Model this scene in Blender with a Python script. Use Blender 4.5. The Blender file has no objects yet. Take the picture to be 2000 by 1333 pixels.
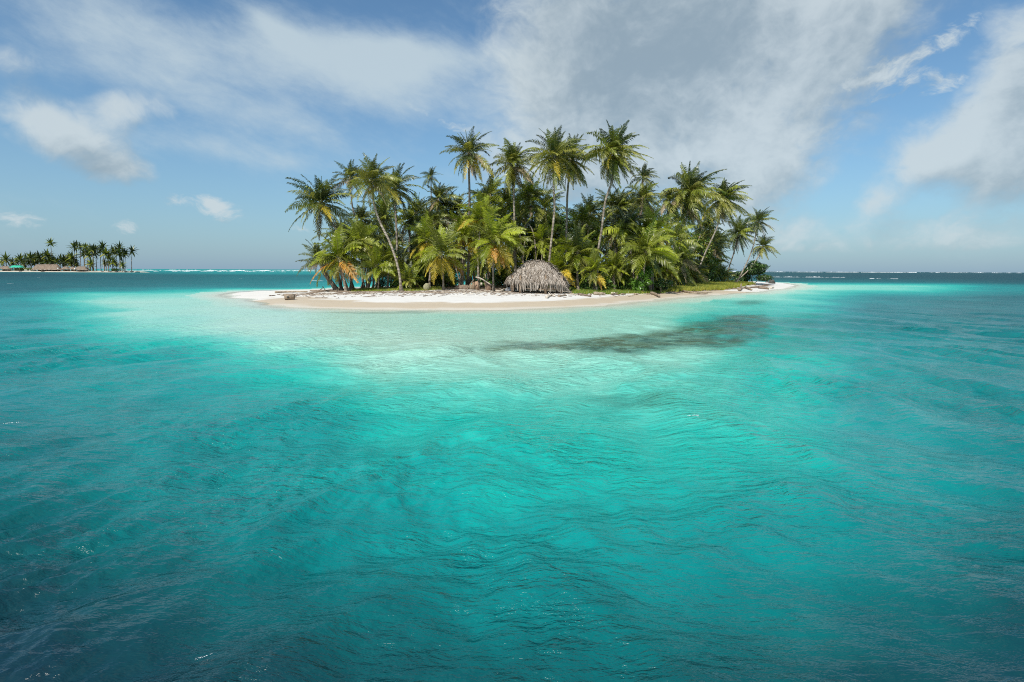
import bpy, math, random
import numpy as np
from mathutils import Vector, Matrix, noise as mnoise
R = math.radians
random.seed(11)
rng = np.random.default_rng(11)
scene = bpy.context.scene
col = scene.collection

# ------------------------------------------------------------------ camera
FPX = 1111.0                      # focal length in photo pixels (photo is 2000 px wide)
CAMH = 2.7
PITCH = math.atan((666.5 - 528.0) / FPX)
ROLL = R(0.236)
CROT = Matrix.Rotation(R(90) - PITCH, 3, 'X') @ Matrix.Rotation(ROLL, 3, 'Z')
cam = bpy.data.cameras.new('camera')
cam.sensor_width = 36.0
cam.lens = 36.0 * FPX / 2000.0
cam.clip_start = 0.1
cam.clip_end = 20000
camo = bpy.data.objects.new('camera', cam)
camo.location = (0, 0, CAMH)
camo.rotation_euler = CROT.to_euler()
col.objects.link(camo)
scene.camera = camo

def ray(px, py):
    return CROT @ Vector(((px - 1000.0) / FPX, (666.5 - py) / FPX, -1.0))
def at(px, py, Y):                # point seen at a pixel, on the plane y = Y
    d = ray(px, py)
    return Vector((0, 0, CAMH)) + d * (Y / d.y)
def onz(px, py, z=0.0):           # point seen at a pixel, on the level z
    d = ray(px, py)
    return Vector((0, 0, CAMH)) + d * ((z - CAMH) / d.z)

# ------------------------------------------------------------------ node helpers
class NT:
    def __init__(s, tree):
        s.t = tree; s.n = tree.nodes; s.l = tree.links
    def node(s, typ, **kw):
        n = s.n.new(typ)
        for k, v in kw.items(): setattr(n, k, v)
        return n
    def put(s, sock, v):
        if isinstance(v, bpy.types.NodeSocket): s.l.new(v, sock)
        else: sock.default_value = v
    def m(s, op, a, b=0.0, c=None, clamp=False):
        n = s.node('ShaderNodeMath', operation=op, use_clamp=clamp)
        s.put(n.inputs[0], a); s.put(n.inputs[1], b)
        if c is not None: s.put(n.inputs[2], c)
        return n.outputs[0]
    def vm(s, op, a, b=None, scale=None):
        n = s.node('ShaderNodeVectorMath', operation=op)
        s.put(n.inputs[0], a)
        if b is not None: s.put(n.inputs[1], b)
        if scale is not None: s.put(n.inputs['Scale'], scale)
        return n.outputs['Value'] if op in ('DOT_PRODUCT', 'LENGTH') else n.outputs[0]
    def noise(s, vec, scale, detail=4, rough=0.55, dist=0.0, out='Fac'):
        n = s.node('ShaderNodeTexNoise')
        if vec is not None: s.l.new(vec, n.inputs['Vector'])
        n.inputs['Scale'].default_value = scale; n.inputs['Detail'].default_value = detail
        n.inputs['Roughness'].default_value = rough; n.inputs['Distortion'].default_value = dist
        return n.outputs[out]
    def sstep(s, v, a, b, lo=0.0, hi=1.0):
        n = s.node('ShaderNodeMapRange', interpolation_type='SMOOTHSTEP')
        s.put(n.inputs['Value'], v); n.inputs['From Min'].default_value = a; n.inputs['From Max'].default_value = b
        n.inputs['To Min'].default_value = lo; n.inputs['To Max'].default_value = hi
        return n.outputs[0]
    def mix(s, f, a, b, mode='MIX'):
        n = s.node('ShaderNodeMix', data_type='RGBA', blend_type=mode)
        s.put(n.inputs[0], f)
        for i, v in ((6, a), (7, b)):
            if not isinstance(v, bpy.types.NodeSocket): v = tuple(v) + (1,) if len(v) == 3 else v
            s.put(n.inputs[i], v)
        return n.outputs[2]
    def ramp(s, v, stops):
        n = s.node('ShaderNodeValToRGB'); s.put(n.inputs[0], v)
        cr = n.color_ramp
        while len(cr.elements) > 1: cr.elements.remove(cr.elements[-1])
        cr.elements[0].position = stops[0][0]; cr.elements[0].color = tuple(stops[0][1]) + (1,)
        for p, c in stops[1:]:
            e = cr.elements.new(p); e.color = tuple(c) + (1,)
        return n.outputs[0]
    def combine(s, x, y, z):
        n = s.node('ShaderNodeCombineXYZ')
        for i, v in enumerate((x, y, z)): s.put(n.inputs[i], v)
        return n.outputs[0]

# ------------------------------------------------------------------ world: Nishita sky with clouds
SUN_EL, SUN_AZ = 49.0, 208.0      # azimuth clockwise from +Y: behind the camera, to the left
SKY_STR = 0.115
world = bpy.data.worlds.new('World'); scene.world = world; world.use_nodes = True
w = NT(world.node_tree); w.n.clear()
sky = w.node('ShaderNodeTexSky', sky_type='NISHITA', sun_disc=False, sun_elevation=R(SUN_EL), sun_rotation=R(SUN_AZ),
             air_density=1.0, dust_density=0.35, ozone_density=2.6)
gen = w.node('ShaderNodeTexCoord').outputs['Generated']
sx = w.node('ShaderNodeSeparateXYZ'); w.l.new(gen, sx.inputs[0])
X, Y, Z = sx.outputs
AZ = w.m('ARCTAN2', X, Y); EL = w.m('ARCSINE', Z)
def angles(px, py):
    d = ray(px, py).normalized()
    return math.atan2(d.x, d.y), math.asin(d.z)
def blob(g, az, el, px, py, sxp, syp, rot, strength):
    a, e = angles(px, py)
    c = math.cos(a); ca = 1.0 / (1 + ((px - 1000) / FPX) ** 2)
    sa = sxp / FPX * ca; se = syp / FPX * (c * math.cos(e) ** 2 + 0.1)
    r = R(rot)
    da = g.m('SUBTRACT', az, a); de = g.m('SUBTRACT', el, e)
    u = g.m('ADD', g.m('MULTIPLY', da, math.cos(r) / sa), g.m('MULTIPLY', de, math.sin(r) / sa))
    v = g.m('ADD', g.m('MULTIPLY', da, -math.sin(r) / se), g.m('MULTIPLY', de, math.cos(r) / se))
    q = g.m('ADD', g.m('MULTIPLY', u, u), g.m('MULTIPLY', v, v))
    return g.m('MULTIPLY', g.m('EXPONENT', g.m('MULTIPLY', q, -0.6)), strength)
def total(g, az, el, lst):
    s = None
    for b in lst:
        x_ = blob(g, az, el, *b); s = x_ if s is None else g.m('ADD', s, x_)
    return s
# heaped clouds: bearing/height, size, slope, strength
CUM = [(1290, 30, 230, 100, 0, 1.15), (1600, 80, 160, 60, 34, 1.0), (1440, 185, 190, 62, 24, 0.95), (1290, 240, 190, 60, 8, 0.85), (1520, 315, 110, 50, 22, 0.85), (1400, 390, 110, 36, 0, 0.5),
       (1110, 190, 110, 80, 0, 0.62), (1180, 330, 170, 40, 0, 0.55), (1000, 300, 80, 40, 0, 0.4), (1880, 270, 90, 42, 5, 0.92), (1995, 160, 70, 90, 10, 1.1), (1975, 340, 110, 40, 0, 0.85), (1800, 320, 60, 28, 0, 0.7),
       (1712, 395, 40, 22, 0, 0.8),
       (80, 240, 54, 32, -12, 1.0), (265, 212, 66, 26, 8, 0.85), (175, 290, 90, 34, -20, 0.95), (20, 120, 60, 26, 0, 0.45), (230, 335, 60, 14, 0, 0.55),
       (1500, 450, 200, 20, 0, 0.42), (1900, 452, 160, 24, 0, 0.5), (1650, 480, 200, 14, 0, 0.4)]
SMALL = [(345, 392, 26, 12, 0, 0.8), (408, 400, 18, 12, -20, 0.9), (440, 414, 28, 16, -20, 1.05), (588, 441, 24, 14, 0, 0.6), (245, 444, 24, 13, 0, 0.75), (40, 430, 44, 12, 0, 0.9), (1655, 166, 62, 12, 0, 1.0),
         (1800, 103, 70, 14, 14, 0.72), (1700, 125, 60, 12, 10, 0.6), (1745, 150, 70, 13, 0, 0.66), (1850, 165, 60, 14, 10, 0.66), (1690, 196, 60, 9, 0, 0.5), (1900, 40, 60, 14, 10, 0.5), (1715, 392, 34, 18, 0, 0.6), (820, 215, 60, 6, -20, 0.5), (900, 250, 40, 7, 0, 0.6)]
gt = bpy.data.node_groups.new('cloud_density', 'ShaderNodeTree')
gt.interface.new_socket('Dir', in_out='INPUT', socket_type='NodeSocketVector')
gt.interface.new_socket('Density', in_out='OUTPUT', socket_type='NodeSocketFloat')
gt.interface.new_socket('Cover', in_out='OUTPUT', socket_type='NodeSocketFloat')
g = NT(gt); gi = g.node('NodeGroupInput'); go_ = g.node('NodeGroupOutput')
gd = g.vm('NORMALIZE', gi.outputs[0])
gs = g.node('ShaderNodeSeparateXYZ'); g.l.new(gd, gs.inputs[0])
gaz = g.m('ARCTAN2', gs.outputs[0], gs.outputs[1]); gel = g.m('ARCSINE', gs.outputs[2])
gcum = total(g, gaz, gel, CUM)
gwp = g.vm('ADD', gd, g.vm('SCALE', g.vm('SUBTRACT', g.noise(gd, 7.0, 4, 0.55, out='Color'), (0.5, 0.5, 0.5)), scale=0.10))
gwp = g.vm('MULTIPLY', gwp, (1.0, 1.0, 1.35))
nA = g.noise(gwp, 5.0, 3, 0.5); nB = g.noise(gwp, 15.0, 9, 0.62)
bil = g.m('SUBTRACT', 1.0, g.m('ABSOLUTE', g.m('SUBTRACT', g.m('MULTIPLY', g.noise(gwp, 22.0, 4, 0.5), 2.0), 1.0)))
outer_g = g.m('MAXIMUM', g.sstep(g.m('ABSOLUTE', gaz), 0.76, 1.2), g.sstep(gel, 0.6, 0.85))
gen_g = g.m('MULTIPLY', g.sstep(g.noise(gd, 2.2, 3, 0.5), 0.42, 0.68), outer_g)
cov_g = g.m('MAXIMUM', gcum, gen_g)
d_ = g.m('ADD', g.m('MULTIPLY', g.m('SUBTRACT', nA, 0.5), 1.5), g.m('ADD', g.m('MULTIPLY', g.m('SUBTRACT', nB, 0.5), 1.35), g.m('MULTIPLY', g.m('SUBTRACT', bil, 0.75), 0.45)))
d_ = g.m('ADD', g.m('MINIMUM', cov_g, 1.25), d_)
d_ = g.m('MULTIPLY', d_, g.sstep(cov_g, 0.06, 0.42))
gsm = total(g, gaz, gel, SMALL)
nS = g.noise(g.vm('MULTIPLY', gwp, (1.0, 1.0, 1.5)), 34.0, 8, 0.64)
d2_ = g.m('MULTIPLY', g.m('ADD', gsm, g.m('MULTIPLY', g.m('SUBTRACT', nS, 0.56), 2.6)), g.sstep(gsm, 0.05, 0.5))
d_ = g.m('MAXIMUM', d_, d2_)
g.l.new(d_, go_.inputs[0]); g.l.new(cov_g, go_.inputs[1])
def cd(vec):
    n = w.node('ShaderNodeGroup'); n.node_tree = gt; w.l.new(vec, n.inputs[0]); return n.outputs
o1 = cd(gen); dens, cum = o1[0], o1[1]
o2 = cd(w.vm('ADD', gen, (-0.022, -0.006, 0.034)))
outer = w.m('MAXIMUM', w.sstep(w.m('ABSOLUTE', AZ), 0.76, 1.2), w.sstep(EL, 0.6, 0.85))
aC = w.m('MULTIPLY', w.sstep(dens, 0.12, 1.15), 0.86)
# high streaked cloud
cr_, sr_ = math.cos(R(-18)), math.sin(R(-18))
su = w.m('ADD', w.m('MULTIPLY', AZ, cr_), w.m('MULTIPLY', EL, sr_))
sv = w.m('ADD', w.m('MULTIPLY', AZ, -sr_), w.m('MULTIPLY', EL, cr_))
sv2 = w.m('ADD', sv, w.m('MULTIPLY', w.noise(gen, 3.5, 3), 0.10))
sc = w.combine(w.m('MULTIPLY', su, 2.6), w.m('MULTIPLY', sv2, 7.0), 0.3)
ns = w.noise(sc, 2.4, 10, 0.68)
CIR = [(700, 108, 150, 34, -4, 1.15), (545, 62, 60, 14, -30, 0.6), (640, 165, 190, 34, -6, 0.6), (180, 40, 220, 60, -10, 0.5), (330, 150, 240, 50, -24, 0.34),
       (900, 110, 130, 22, 0, 0.5), (470, 300, 260, 20, -4, 0.40), (960, 215, 130, 36, 0, 0.42), (1050, 130, 90, 80, 0, 0.30), (560, 240, 200, 26, -10, 0.35)]
cir = total(w, AZ, EL, CIR)
nf = w.noise(gwpz := w.vm('MULTIPLY', gen, (1, 1, 1.6)), 9.0, 8, 0.62)
cdens = w.m('ADD', w.m('MAXIMUM', cir, w.m('MULTIPLY', outer, 0.3)), w.m('ADD', w.m('MULTIPLY', w.m('SUBTRACT', ns, 0.5), 1.1), w.m('MULTIPLY', w.m('SUBTRACT', nf, 0.5), 0.7)))
aS = w.m('MULTIPLY', w.sstep(cdens, 0.05, 1.15), 0.85)
skyc = w.vm('SCALE', sky.outputs[0], scale=SKY_STR)
skyc = w.mix(1.0, skyc, (0.78, 1.0, 1.05), 'MULTIPLY')
low = w.m('MULTIPLY', w.m('EXPONENT', w.m('MULTIPLY', w.m('MAXIMUM', EL, 0.0), -8.0)), 0.85)
skyc = w.mix(low, skyc, (0.235, 0.365, 0.515))
c1 = w.mix(aS, skyc, (0.55, 0.66, 0.72))
# lit where the cloud thins towards the sun, grey where it thickens
GREY = [(1290, 20, 210, 90, 0, 0.55), (1230, 140, 130, 60, 0, 0.35), (1970, 200, 60, 60, 0, 0.4), (230, 320, 80, 24, 0, 0.3), (30, 140, 60, 30, 0, 0.3)]
grey = total(w, AZ, EL, GREY)
rel = w.m('MULTIPLY', w.m('SUBTRACT', dens, o2[0]), 0.62)
shade = w.m('ADD', w.m('SUBTRACT', 0.66, grey), w.m('ADD', rel, w.m('MULTIPLY', w.m('SUBTRACT', w.noise(gen, 4.0, 6, 0.6), 0.5), 0.9)), clamp=True)
cc = w.mix(w.sstep(shade, 0.0, 1.0), (0.31, 0.40, 0.465), (0.61, 0.69, 0.725))
c2 = w.mix(aC, c1, cc)
bg = w.node('ShaderNodeBackground'); w.l.new(c2, bg.inputs[0]); bg.inputs[1].default_value = 1.0
wo = w.node('ShaderNodeOutputWorld'); w.l.new(bg.outputs[0], wo.inputs[0])

sun = bpy.data.lights.new('sun', 'SUN'); sun.energy = 5.0; sun.angle = R(0.55); sun.color = (1.0, 0.95, 0.86)
suno = bpy.data.objects.new('sun', sun); col.objects.link(suno)
sd_ = Vector((math.sin(R(SUN_AZ)) * math.cos(R(SUN_EL)), math.cos(R(SUN_AZ)) * math.cos(R(SUN_EL)), math.sin(R(SUN_EL))))
suno.rotation_euler = sd_.to_track_quat('Z', 'Y').to_euler()
suno.location = (0, -20, 60)
vs = scene.view_settings
vs.view_transform = 'Standard'; vs.look = 'None'; vs.exposure = 0.0; vs.gamma = 1.0; vs.use_curve_mapping = False
scene.cycles.max_bounces = 6; scene.cycles.diffuse_bounces = 3; scene.cycles.glossy_bounces = 2
scene.cycles.transmission_bounces = 3; scene.cycles.transparent_max_bounces = 6; scene.cycles.volume_bounces = 0
scene.cycles.pixel_filter_type = 'BLACKMAN_HARRIS'; scene.cycles.filter_width = 1.05; scene.cycles.sample_clamp_direct = 1.1
scene.cycles.use_denoising = False; scene.cycles.denoising_prefilter = 'ACCURATE'; scene.cycles.denoising_quality = 'HIGH'

# ------------------------------------------------------------------ object helpers
def mesh_np(name, V, Fs, mats=(), smooth=False, mi=None):
    me = bpy.data.meshes.new(name)
    V = np.asarray(V, dtype=np.float32)
    me.vertices.add(len(V)); me.vertices.foreach_set('co', V.ravel())
    sizes = np.array([len(f) for f in Fs], dtype=np.int32) if not isinstance(Fs, np.ndarray) else np.full(len(Fs), Fs.shape[1], np.int32)
    loops = np.concatenate([np.asarray(f) for f in Fs]).astype(np.int32) if not isinstance(Fs, np.ndarray) else Fs.ravel().astype(np.int32)
    me.loops.add(len(loops)); me.loops.foreach_set('vertex_index', loops)
    me.polygons.add(len(sizes))
    me.polygons.foreach_set('loop_start', np.concatenate([[0], np.cumsum(sizes)[:-1]]).astype(np.int32))
    for m_ in mats: me.materials.append(m_)
    if mi is not None: me.polygons.foreach_set('material_index', np.asarray(mi, dtype=np.int32))
    if smooth is not False:
        me.polygons.foreach_set('use_smooth', np.full(len(sizes), True) if smooth is True else np.asarray(smooth))
    me.update(calc_edges=True); me.validate()
    return me
def tag(o, label=None, cat=None, group=None, kind=None):
    if label: o['label'] = label
    if cat: o['category'] = cat
    if group: o['group'] = group
    if kind: o['kind'] = kind
    return o
def link(name, me, parent=None, loc=None):
    o = bpy.data.objects.new(name, me); col.objects.link(o)
    if parent is not None: o.parent = parent
    if loc is not None: o.location = loc
    return o
def empty(name, loc, rz=0):
    e = bpy.data.objects.new(name, None); col.objects.link(e)
    e.location = loc; e.rotation_euler.z = rz; e.empty_display_size = 0.3
    return e
class MB:
    def __init__(s): s.v = []; s.f = []; s.mi = []
    def add(s, V, Fs, mi=0):
        o = len(s.v); s.v += [tuple(p) for p in V]
        for f in Fs: s.f.append([i + o for i in f]); s.mi.append(mi)
    def tube(s, pts, rad, sides=7, mi=0, cap=True, wob=0.0):
        n = len(pts); base = len(s.v)
        prev = None
        for i, p in enumerate(pts):
            p = Vector(p)
            a = Vector(pts[max(0, i - 1)]); b = Vector(pts[min(n - 1, i + 1)])
            T = (b - a).normalized()
            U = T.cross(Vector((0, 1, 0)) if abs(T.y) < 0.9 else Vector((1, 0, 0))).normalized()
            if prev is not None: U = (prev - T * prev.dot(T)).normalized()
            prev = U; Vv = T.cross(U)
            r = rad[i] if hasattr(rad, '__len__') else rad
            for k in range(sides):
                an = 2 * math.pi * k / sides; rr = r * (1 + random.uniform(-wob, wob))
                s.v.append(tuple(p + U * math.cos(an) * rr + Vv * math.sin(an) * rr))
        for i in range(n - 1):
            for k in range(sides):
                k2 = (k + 1) % sides
                s.f.append([base + i * sides + k, base + i * sides + k2, base + (i + 1) * sides + k2, base + (i + 1) * sides + k]); s.mi.append(mi)
        if cap:
            s.f.append([base + k for k in range(sides)][::-1]); s.mi.append(mi)
            s.f.append([base + (n - 1) * sides + k for k in range(sides)]); s.mi.append(mi)
    def box(s, c, d, mi=0, M=None):
        V = []
        for dx in (-1, 1):
            for dy in (-1, 1):
                for dz in (-1, 1):
                    p = Vector((dx * d[0] / 2, dy * d[1] / 2, dz * d[2] / 2))
                    if M is not None: p = M @ p
                    V.append(p + Vector(c))
        s.add(V, [(0, 1, 3, 2), (4, 6, 7, 5), (0, 4, 5, 1), (2, 3, 7, 6), (0, 2, 6, 4), (1, 5, 7, 3)], mi)
    def mesh(s, name, mats, smooth=False):
        return mesh_np(name, s.v, s.f, mats, smooth, s.mi)

# ------------------------------------------------------------------ materials
def mat(name):
    m_ = bpy.data.materials.new(name); m_.use_nodes = True
    t = NT(m_.node_tree); t.n.clear()
    out = t.node('ShaderNodeOutputMaterial')
    return m_, t, out
def surf_mat(name, c1, c2, scale=6.0, rough=0.85, bump=0.3, stretch=(1, 1, 1), detail=5, objvar=0.0, spec=0.25, bdist=0.02):
    m_, t, out = mat(name)
    tc = t.node('ShaderNodeTexCoord').outputs['Object']
    v = t.vm('MULTIPLY', tc, stretch)
    n = t.noise(v, scale, detail, 0.6)
    c = t.mix(t.sstep(n, 0.3, 0.7), c1, c2)
    if objvar:
        oi = t.node('ShaderNodeObjectInfo').outputs['Random']
        hv = t.node('ShaderNodeHueSaturation'); t.put(hv.inputs['Color'], c)
        t.put(hv.inputs['Value'], t.m('ADD', 1 - objvar, t.m('MULTIPLY', oi, 2 * objvar)))
        t.put(hv.inputs['Hue'], t.m('ADD', 0.5 - objvar * 0.04, t.m('MULTIPLY', oi, objvar * 0.08)))
        c = hv.outputs[0]
    b = t.node('ShaderNodeBsdfPrincipled'); t.put(b.inputs['Base Color'], c)
    b.inputs['Roughness'].default_value = rough; b.inputs['Specular IOR Level'].default_value = spec
    bp = t.node('ShaderNodeBump'); bp.inputs['Strength'].default_value = bump; bp.inputs['Distance'].default_value = bdist
    t.l.new(t.noise(v, scale * 2.3, detail, 0.65), bp.inputs['Height']); t.l.new(bp.outputs[0], b.inputs['Normal'])
    t.l.new(b.outputs[0], out.inputs[0])
    return m_
def leaf_mat(name, c1, c2, trans=0.2, gloss=0.38, objvar=0.28):
    m_, t, out = mat(name)
    tc = t.node('ShaderNodeTexCoord').outputs['Object']
    n = t.noise(tc, 1.3, 3, 0.6)
    oi = t.node('ShaderNodeObjectInfo').outputs['Random']
    f = t.m('ADD', t.m('MULTIPLY', t.sstep(n, 0.35, 0.65), 0.5), t.m('MULTIPLY', oi, 0.5))
    c = t.mix(f, c1, c2)
    hv = t.node('ShaderNodeHueSaturation'); t.put(hv.inputs['Color'], c)
    t.put(hv.inputs['Value'], t.m('ADD', 1 - objvar, t.m('MULTIPLY', oi, 2 * objvar)))
    c = hv.outputs[0]
    b = t.node('ShaderNodeBsdfPrincipled'); t.put(b.inputs['Base Color'], c)
    b.inputs['Roughness'].default_value = gloss; b.inputs['Specular IOR Level'].default_value = 0.55
    tr = t.node('ShaderNodeBsdfTranslucent'); t.put(tr.inputs[0], t.mix(1.0, c, (1.5, 1.5, 0.7), 'MULTIPLY'))
    mx = t.node('ShaderNodeMixShader'); mx.inputs[0].default_value = trans
    t.l.new(b.outputs[0], mx.inputs[1]); t.l.new(tr.outputs[0], mx.inputs[2]); t.l.new(mx.outputs[0], out.inputs[0])
    return m_
M = {}
M['dark'] = leaf_mat('frond_dark_green', (0.028, 0.050, 0.017), (0.068, 0.098, 0.026))
M['mid'] = leaf_mat('frond_green', (0.12, 0.155, 0.020), (0.24, 0.265, 0.034))
M['olive'] = leaf_mat('frond_olive', (0.16, 0.18, 0.032), (0.28, 0.27, 0.05))
M['bright'] = leaf_mat('frond_young_green', (0.19, 0.26, 0.018), (0.38, 0.42, 0.040), 0.4)
M['yellow'] = leaf_mat('frond_yellow', (0.42, 0.36, 0.035), (0.58, 0.42, 0.05), 0.35)
M['orange'] = leaf_mat('frond_orange', (0.50, 0.27, 0.04), (0.42, 0.22, 0.06), 0.3)
M['dead'] = leaf_mat('frond_dead', (0.26, 0.19, 0.11), (0.36, 0.28, 0.18), 0.15, 0.8)
M['rachis'] = surf_mat('frond_stalk', (0.22, 0.23, 0.07), (0.34, 0.32, 0.12), 4, 0.6, 0)
M['rachis_dark'] = surf_mat('frond_stalk_dark', (0.13, 0.13, 0.05), (0.2, 0.19, 0.08), 4, 0.6, 0)
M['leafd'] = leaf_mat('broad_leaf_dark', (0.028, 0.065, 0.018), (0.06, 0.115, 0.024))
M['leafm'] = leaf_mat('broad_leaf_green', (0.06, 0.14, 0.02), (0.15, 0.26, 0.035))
M['leafb'] = leaf_mat('broad_leaf_bright', (0.10, 0.25, 0.03), (0.20, 0.36, 0.05), 0.4)
M['coconut'] = surf_mat('coconut_husk', (0.20, 0.17, 0.05), (0.33, 0.26, 0.09), 8, 0.5, 0.1)

def trunk_material():
    m_, t, out = mat('palm_bark')
    tc = t.node('ShaderNodeTexCoord').outputs['Object']
    s_ = t.node('ShaderNodeSeparateXYZ'); t.l.new(tc, s_.inputs[0])
    n = t.noise(tc, 1.6, 5, 0.6)
    z = t.m('ADD', t.m('MULTIPLY', s_.outputs[2], 42.0), t.m('MULTIPLY', n, 5.0))
    ring = t.m('SINE', z)
    c = t.mix(t.sstep(n, 0.35, 0.7), (0.19, 0.155, 0.12), (0.44, 0.39, 0.32))
    c = t.mix(t.sstep(ring, 0.55, 1.0, 0, 0.55), c, (0.08, 0.065, 0.05))
    oi = t.node('ShaderNodeObjectInfo').outputs['Random']
    hv = t.node('ShaderNodeHueSaturation'); t.put(hv.inputs['Color'], c); t.put(hv.inputs['Value'], t.m('ADD', 0.7, t.m('MULTIPLY', oi, 0.6)))
    b = t.node('ShaderNodeBsdfPrincipled'); t.l.new(hv.outputs[0], b.inputs['Base Color']); b.inputs['Roughness'].default_value = 0.9
    b.inputs['Specular IOR Level'].default_value = 0.15
    bp = t.node('ShaderNodeBump'); bp.inputs['Strength'].default_value = 0.5; bp.inputs['Distance'].default_value = 0.03
    t.l.new(t.m('MULTIPLY', ring, -1.0), bp.inputs['Height']); t.l.new(bp.outputs[0], b.inputs['Normal'])
    t.l.new(b.outputs[0], out.inputs[0])
    return m_
M['bark'] = trunk_material()
M['driftwood'] = surf_mat('driftwood', (0.16, 0.12, 0.09), (0.34, 0.27, 0.20), 5, 0.9, 0.6, (1, 1, 1), 6, 0.3)
M['driftpale'] = surf_mat('driftwood_bleached', (0.45, 0.39, 0.31), (0.68, 0.62, 0.53), 6, 0.9, 0.5, objvar=0.15)
M['thatch'] = surf_mat('dry_thatch', (0.27, 0.23, 0.19), (0.52, 0.46, 0.40), 7, 0.9, 0.4, detail=6)
M['thatch2'] = surf_mat('dry_thatch_dark', (0.14, 0.11, 0.085), (0.27, 0.22, 0.17), 7, 0.9, 0.4)
M['farthatch'] = surf_mat('brown_thatch', (0.15, 0.115, 0.085), (0.27, 0.21, 0.16), 1.2, 0.9, 0.4, detail=6)
M['rust'] = surf_mat('weathered_sheet', (0.30, 0.19, 0.13), (0.42, 0.29, 0.20), 9, 0.8, 0.3)
M['stone'] = surf_mat('lichened_stone', (0.22, 0.21, 0.12), (0.36, 0.34, 0.22), 7, 0.9, 0.6)
M['grey'] = surf_mat('grey_sack', (0.30, 0.31, 0.33), (0.46, 0.47, 0.50), 5, 0.8, 0.3)
M['white'] = surf_mat('white_cloth', (0.7, 0.7, 0.68), (0.8, 0.8, 0.78), 3, 0.8, 0.1)
M['green_tarp'] = surf_mat('green_tarpaulin', (0.03, 0.38, 0.24), (0.06, 0.50, 0.34), 3, 0.5, 0.1)
M['post'] = surf_mat('weathered_post', (0.17, 0.12, 0.08), (0.30, 0.22, 0.15), 6, 0.9, 0.4)
M['rock'] = surf_mat('dark_rock', (0.05, 0.05, 0.045), (0.12, 0.11, 0.10), 5, 0.9, 0.6)

# ------------------------------------------------------------------ vectorised value noise
def vnoise(x, y, seed=0):
    xi = np.floor(x).astype(np.int64); yi = np.floor(y).astype(np.int64)
    fx = x - xi; fy = y - yi; fx = fx * fx * (3 - 2 * fx); fy = fy * fy * (3 - 2 * fy)
    def h(a, b):
        n = (a * 374761393 + b * 668265263 + seed * 1442695041) & 0xffffffff
        n = ((n ^ (n >> 13)) * 1274126177) & 0xffffffff
        return ((n ^ (n >> 16)) & 0xffff) / 65535.0
    return (h(xi, yi) * (1 - fx) + h(xi + 1, yi) * fx) * (1 - fy) + (h(xi, yi + 1) * (1 - fx) + h(xi + 1, yi + 1) * fx) * fy
def fbm(x, y, oct=4, seed=0):
    s = 0; a = 0.5; t = 0
    for i in range(oct):
        s = s + a * vnoise(x, y, seed + i * 7); t += a; a *= 0.5; x = x * 2.03 + 3.1; y = y * 2.03 + 1.7
    return s / t
def poly_sd(x, y, P):             # signed distance, positive inside
    P = np.asarray(P); n = len(P); shp = x.shape; x = x.ravel(); y = y.ravel()
    d = np.full(x.shape, 1e18); inside = np.zeros(x.shape, bool)
    for i in range(n):
        ax, ay = P[i]; bx, by = P[(i + 1) % n]
        ex, ey = bx - ax, by - ay
        t = np.clip(((x - ax) * ex + (y - ay) * ey) / (ex * ex + ey * ey + 1e-9), 0, 1)
        d = np.minimum(d, (x - ax - ex * t) ** 2 + (y - ay - ey * t) ** 2)
        c = ((ay > y) != (by > y)) & (x < (bx - ax) * (y - ay) / (by - ay + 1e-12) + ax)
        inside ^= c
    d = np.sqrt(d)
    return np.where(inside, d, -d).reshape(shp)

# ------------------------------------------------------------------ island shape
SHORE = [onz(*p).xy for p in [(458, 577), (478, 582), (505, 588.5), (540, 595), (610, 601), (700, 604), (800, 604.5), (900, 605), (1000, 605), (1060, 603.5),
         (1120, 600), (1160, 597), (1220, 592), (1280, 586.5), (1330, 582), (1380, 577), (1440, 573), (1480, 568.8), (1515, 565.5), (1545, 560.8)]]
SHORE += [onz(1545, 557).xy, onz(1528, 553).xy, onz(1480, 551.2).xy, onz(1440, 550.5).xy]
SHORE += [Vector(p) for p in [(40, 138), (18, 118), (0, 102), (-14, 93), (-24, 86)]]
SHORE += [onz(*p).xy for p in [(640, 566.5), (580, 567.5), (520, 569), (470, 571.5)]]
SHORE = [tuple(p) for p in SHORE]
def island_h(x, y, sd=None):
    if sd is None: sd = shore_sd(x, y)
    wv = (fbm(x * 0.25, y * 0.25, 4, 5) - 0.5)
    sdn = sd + wv * 1.2
    h = np.where(sdn > 0, 0.55 * (1 - np.exp(-sdn / 8.0)) + 0.018 * np.clip(sdn - 12, 0, 14), sdn * 0.055)
    h = np.maximum(h, -3.0) + (fbm(x * 0.9, y * 0.9, 3, 9) - 0.5) * 0.07 * np.clip(sdn / 3, 0, 1)
    return h
_psd = poly_sd
def shore_sd(x, y):
    return _psd(x + (fbm(x * 0.22, y * 0.22, 3, 201) - 0.5) * 3.0, y + (fbm(x * 0.30, y * 0.2, 4, 202) - 0.5) * 2.6, SHORE)
def gz(x, y):
    return float(island_h(np.array([x]), np.array([y]))[0])

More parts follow.
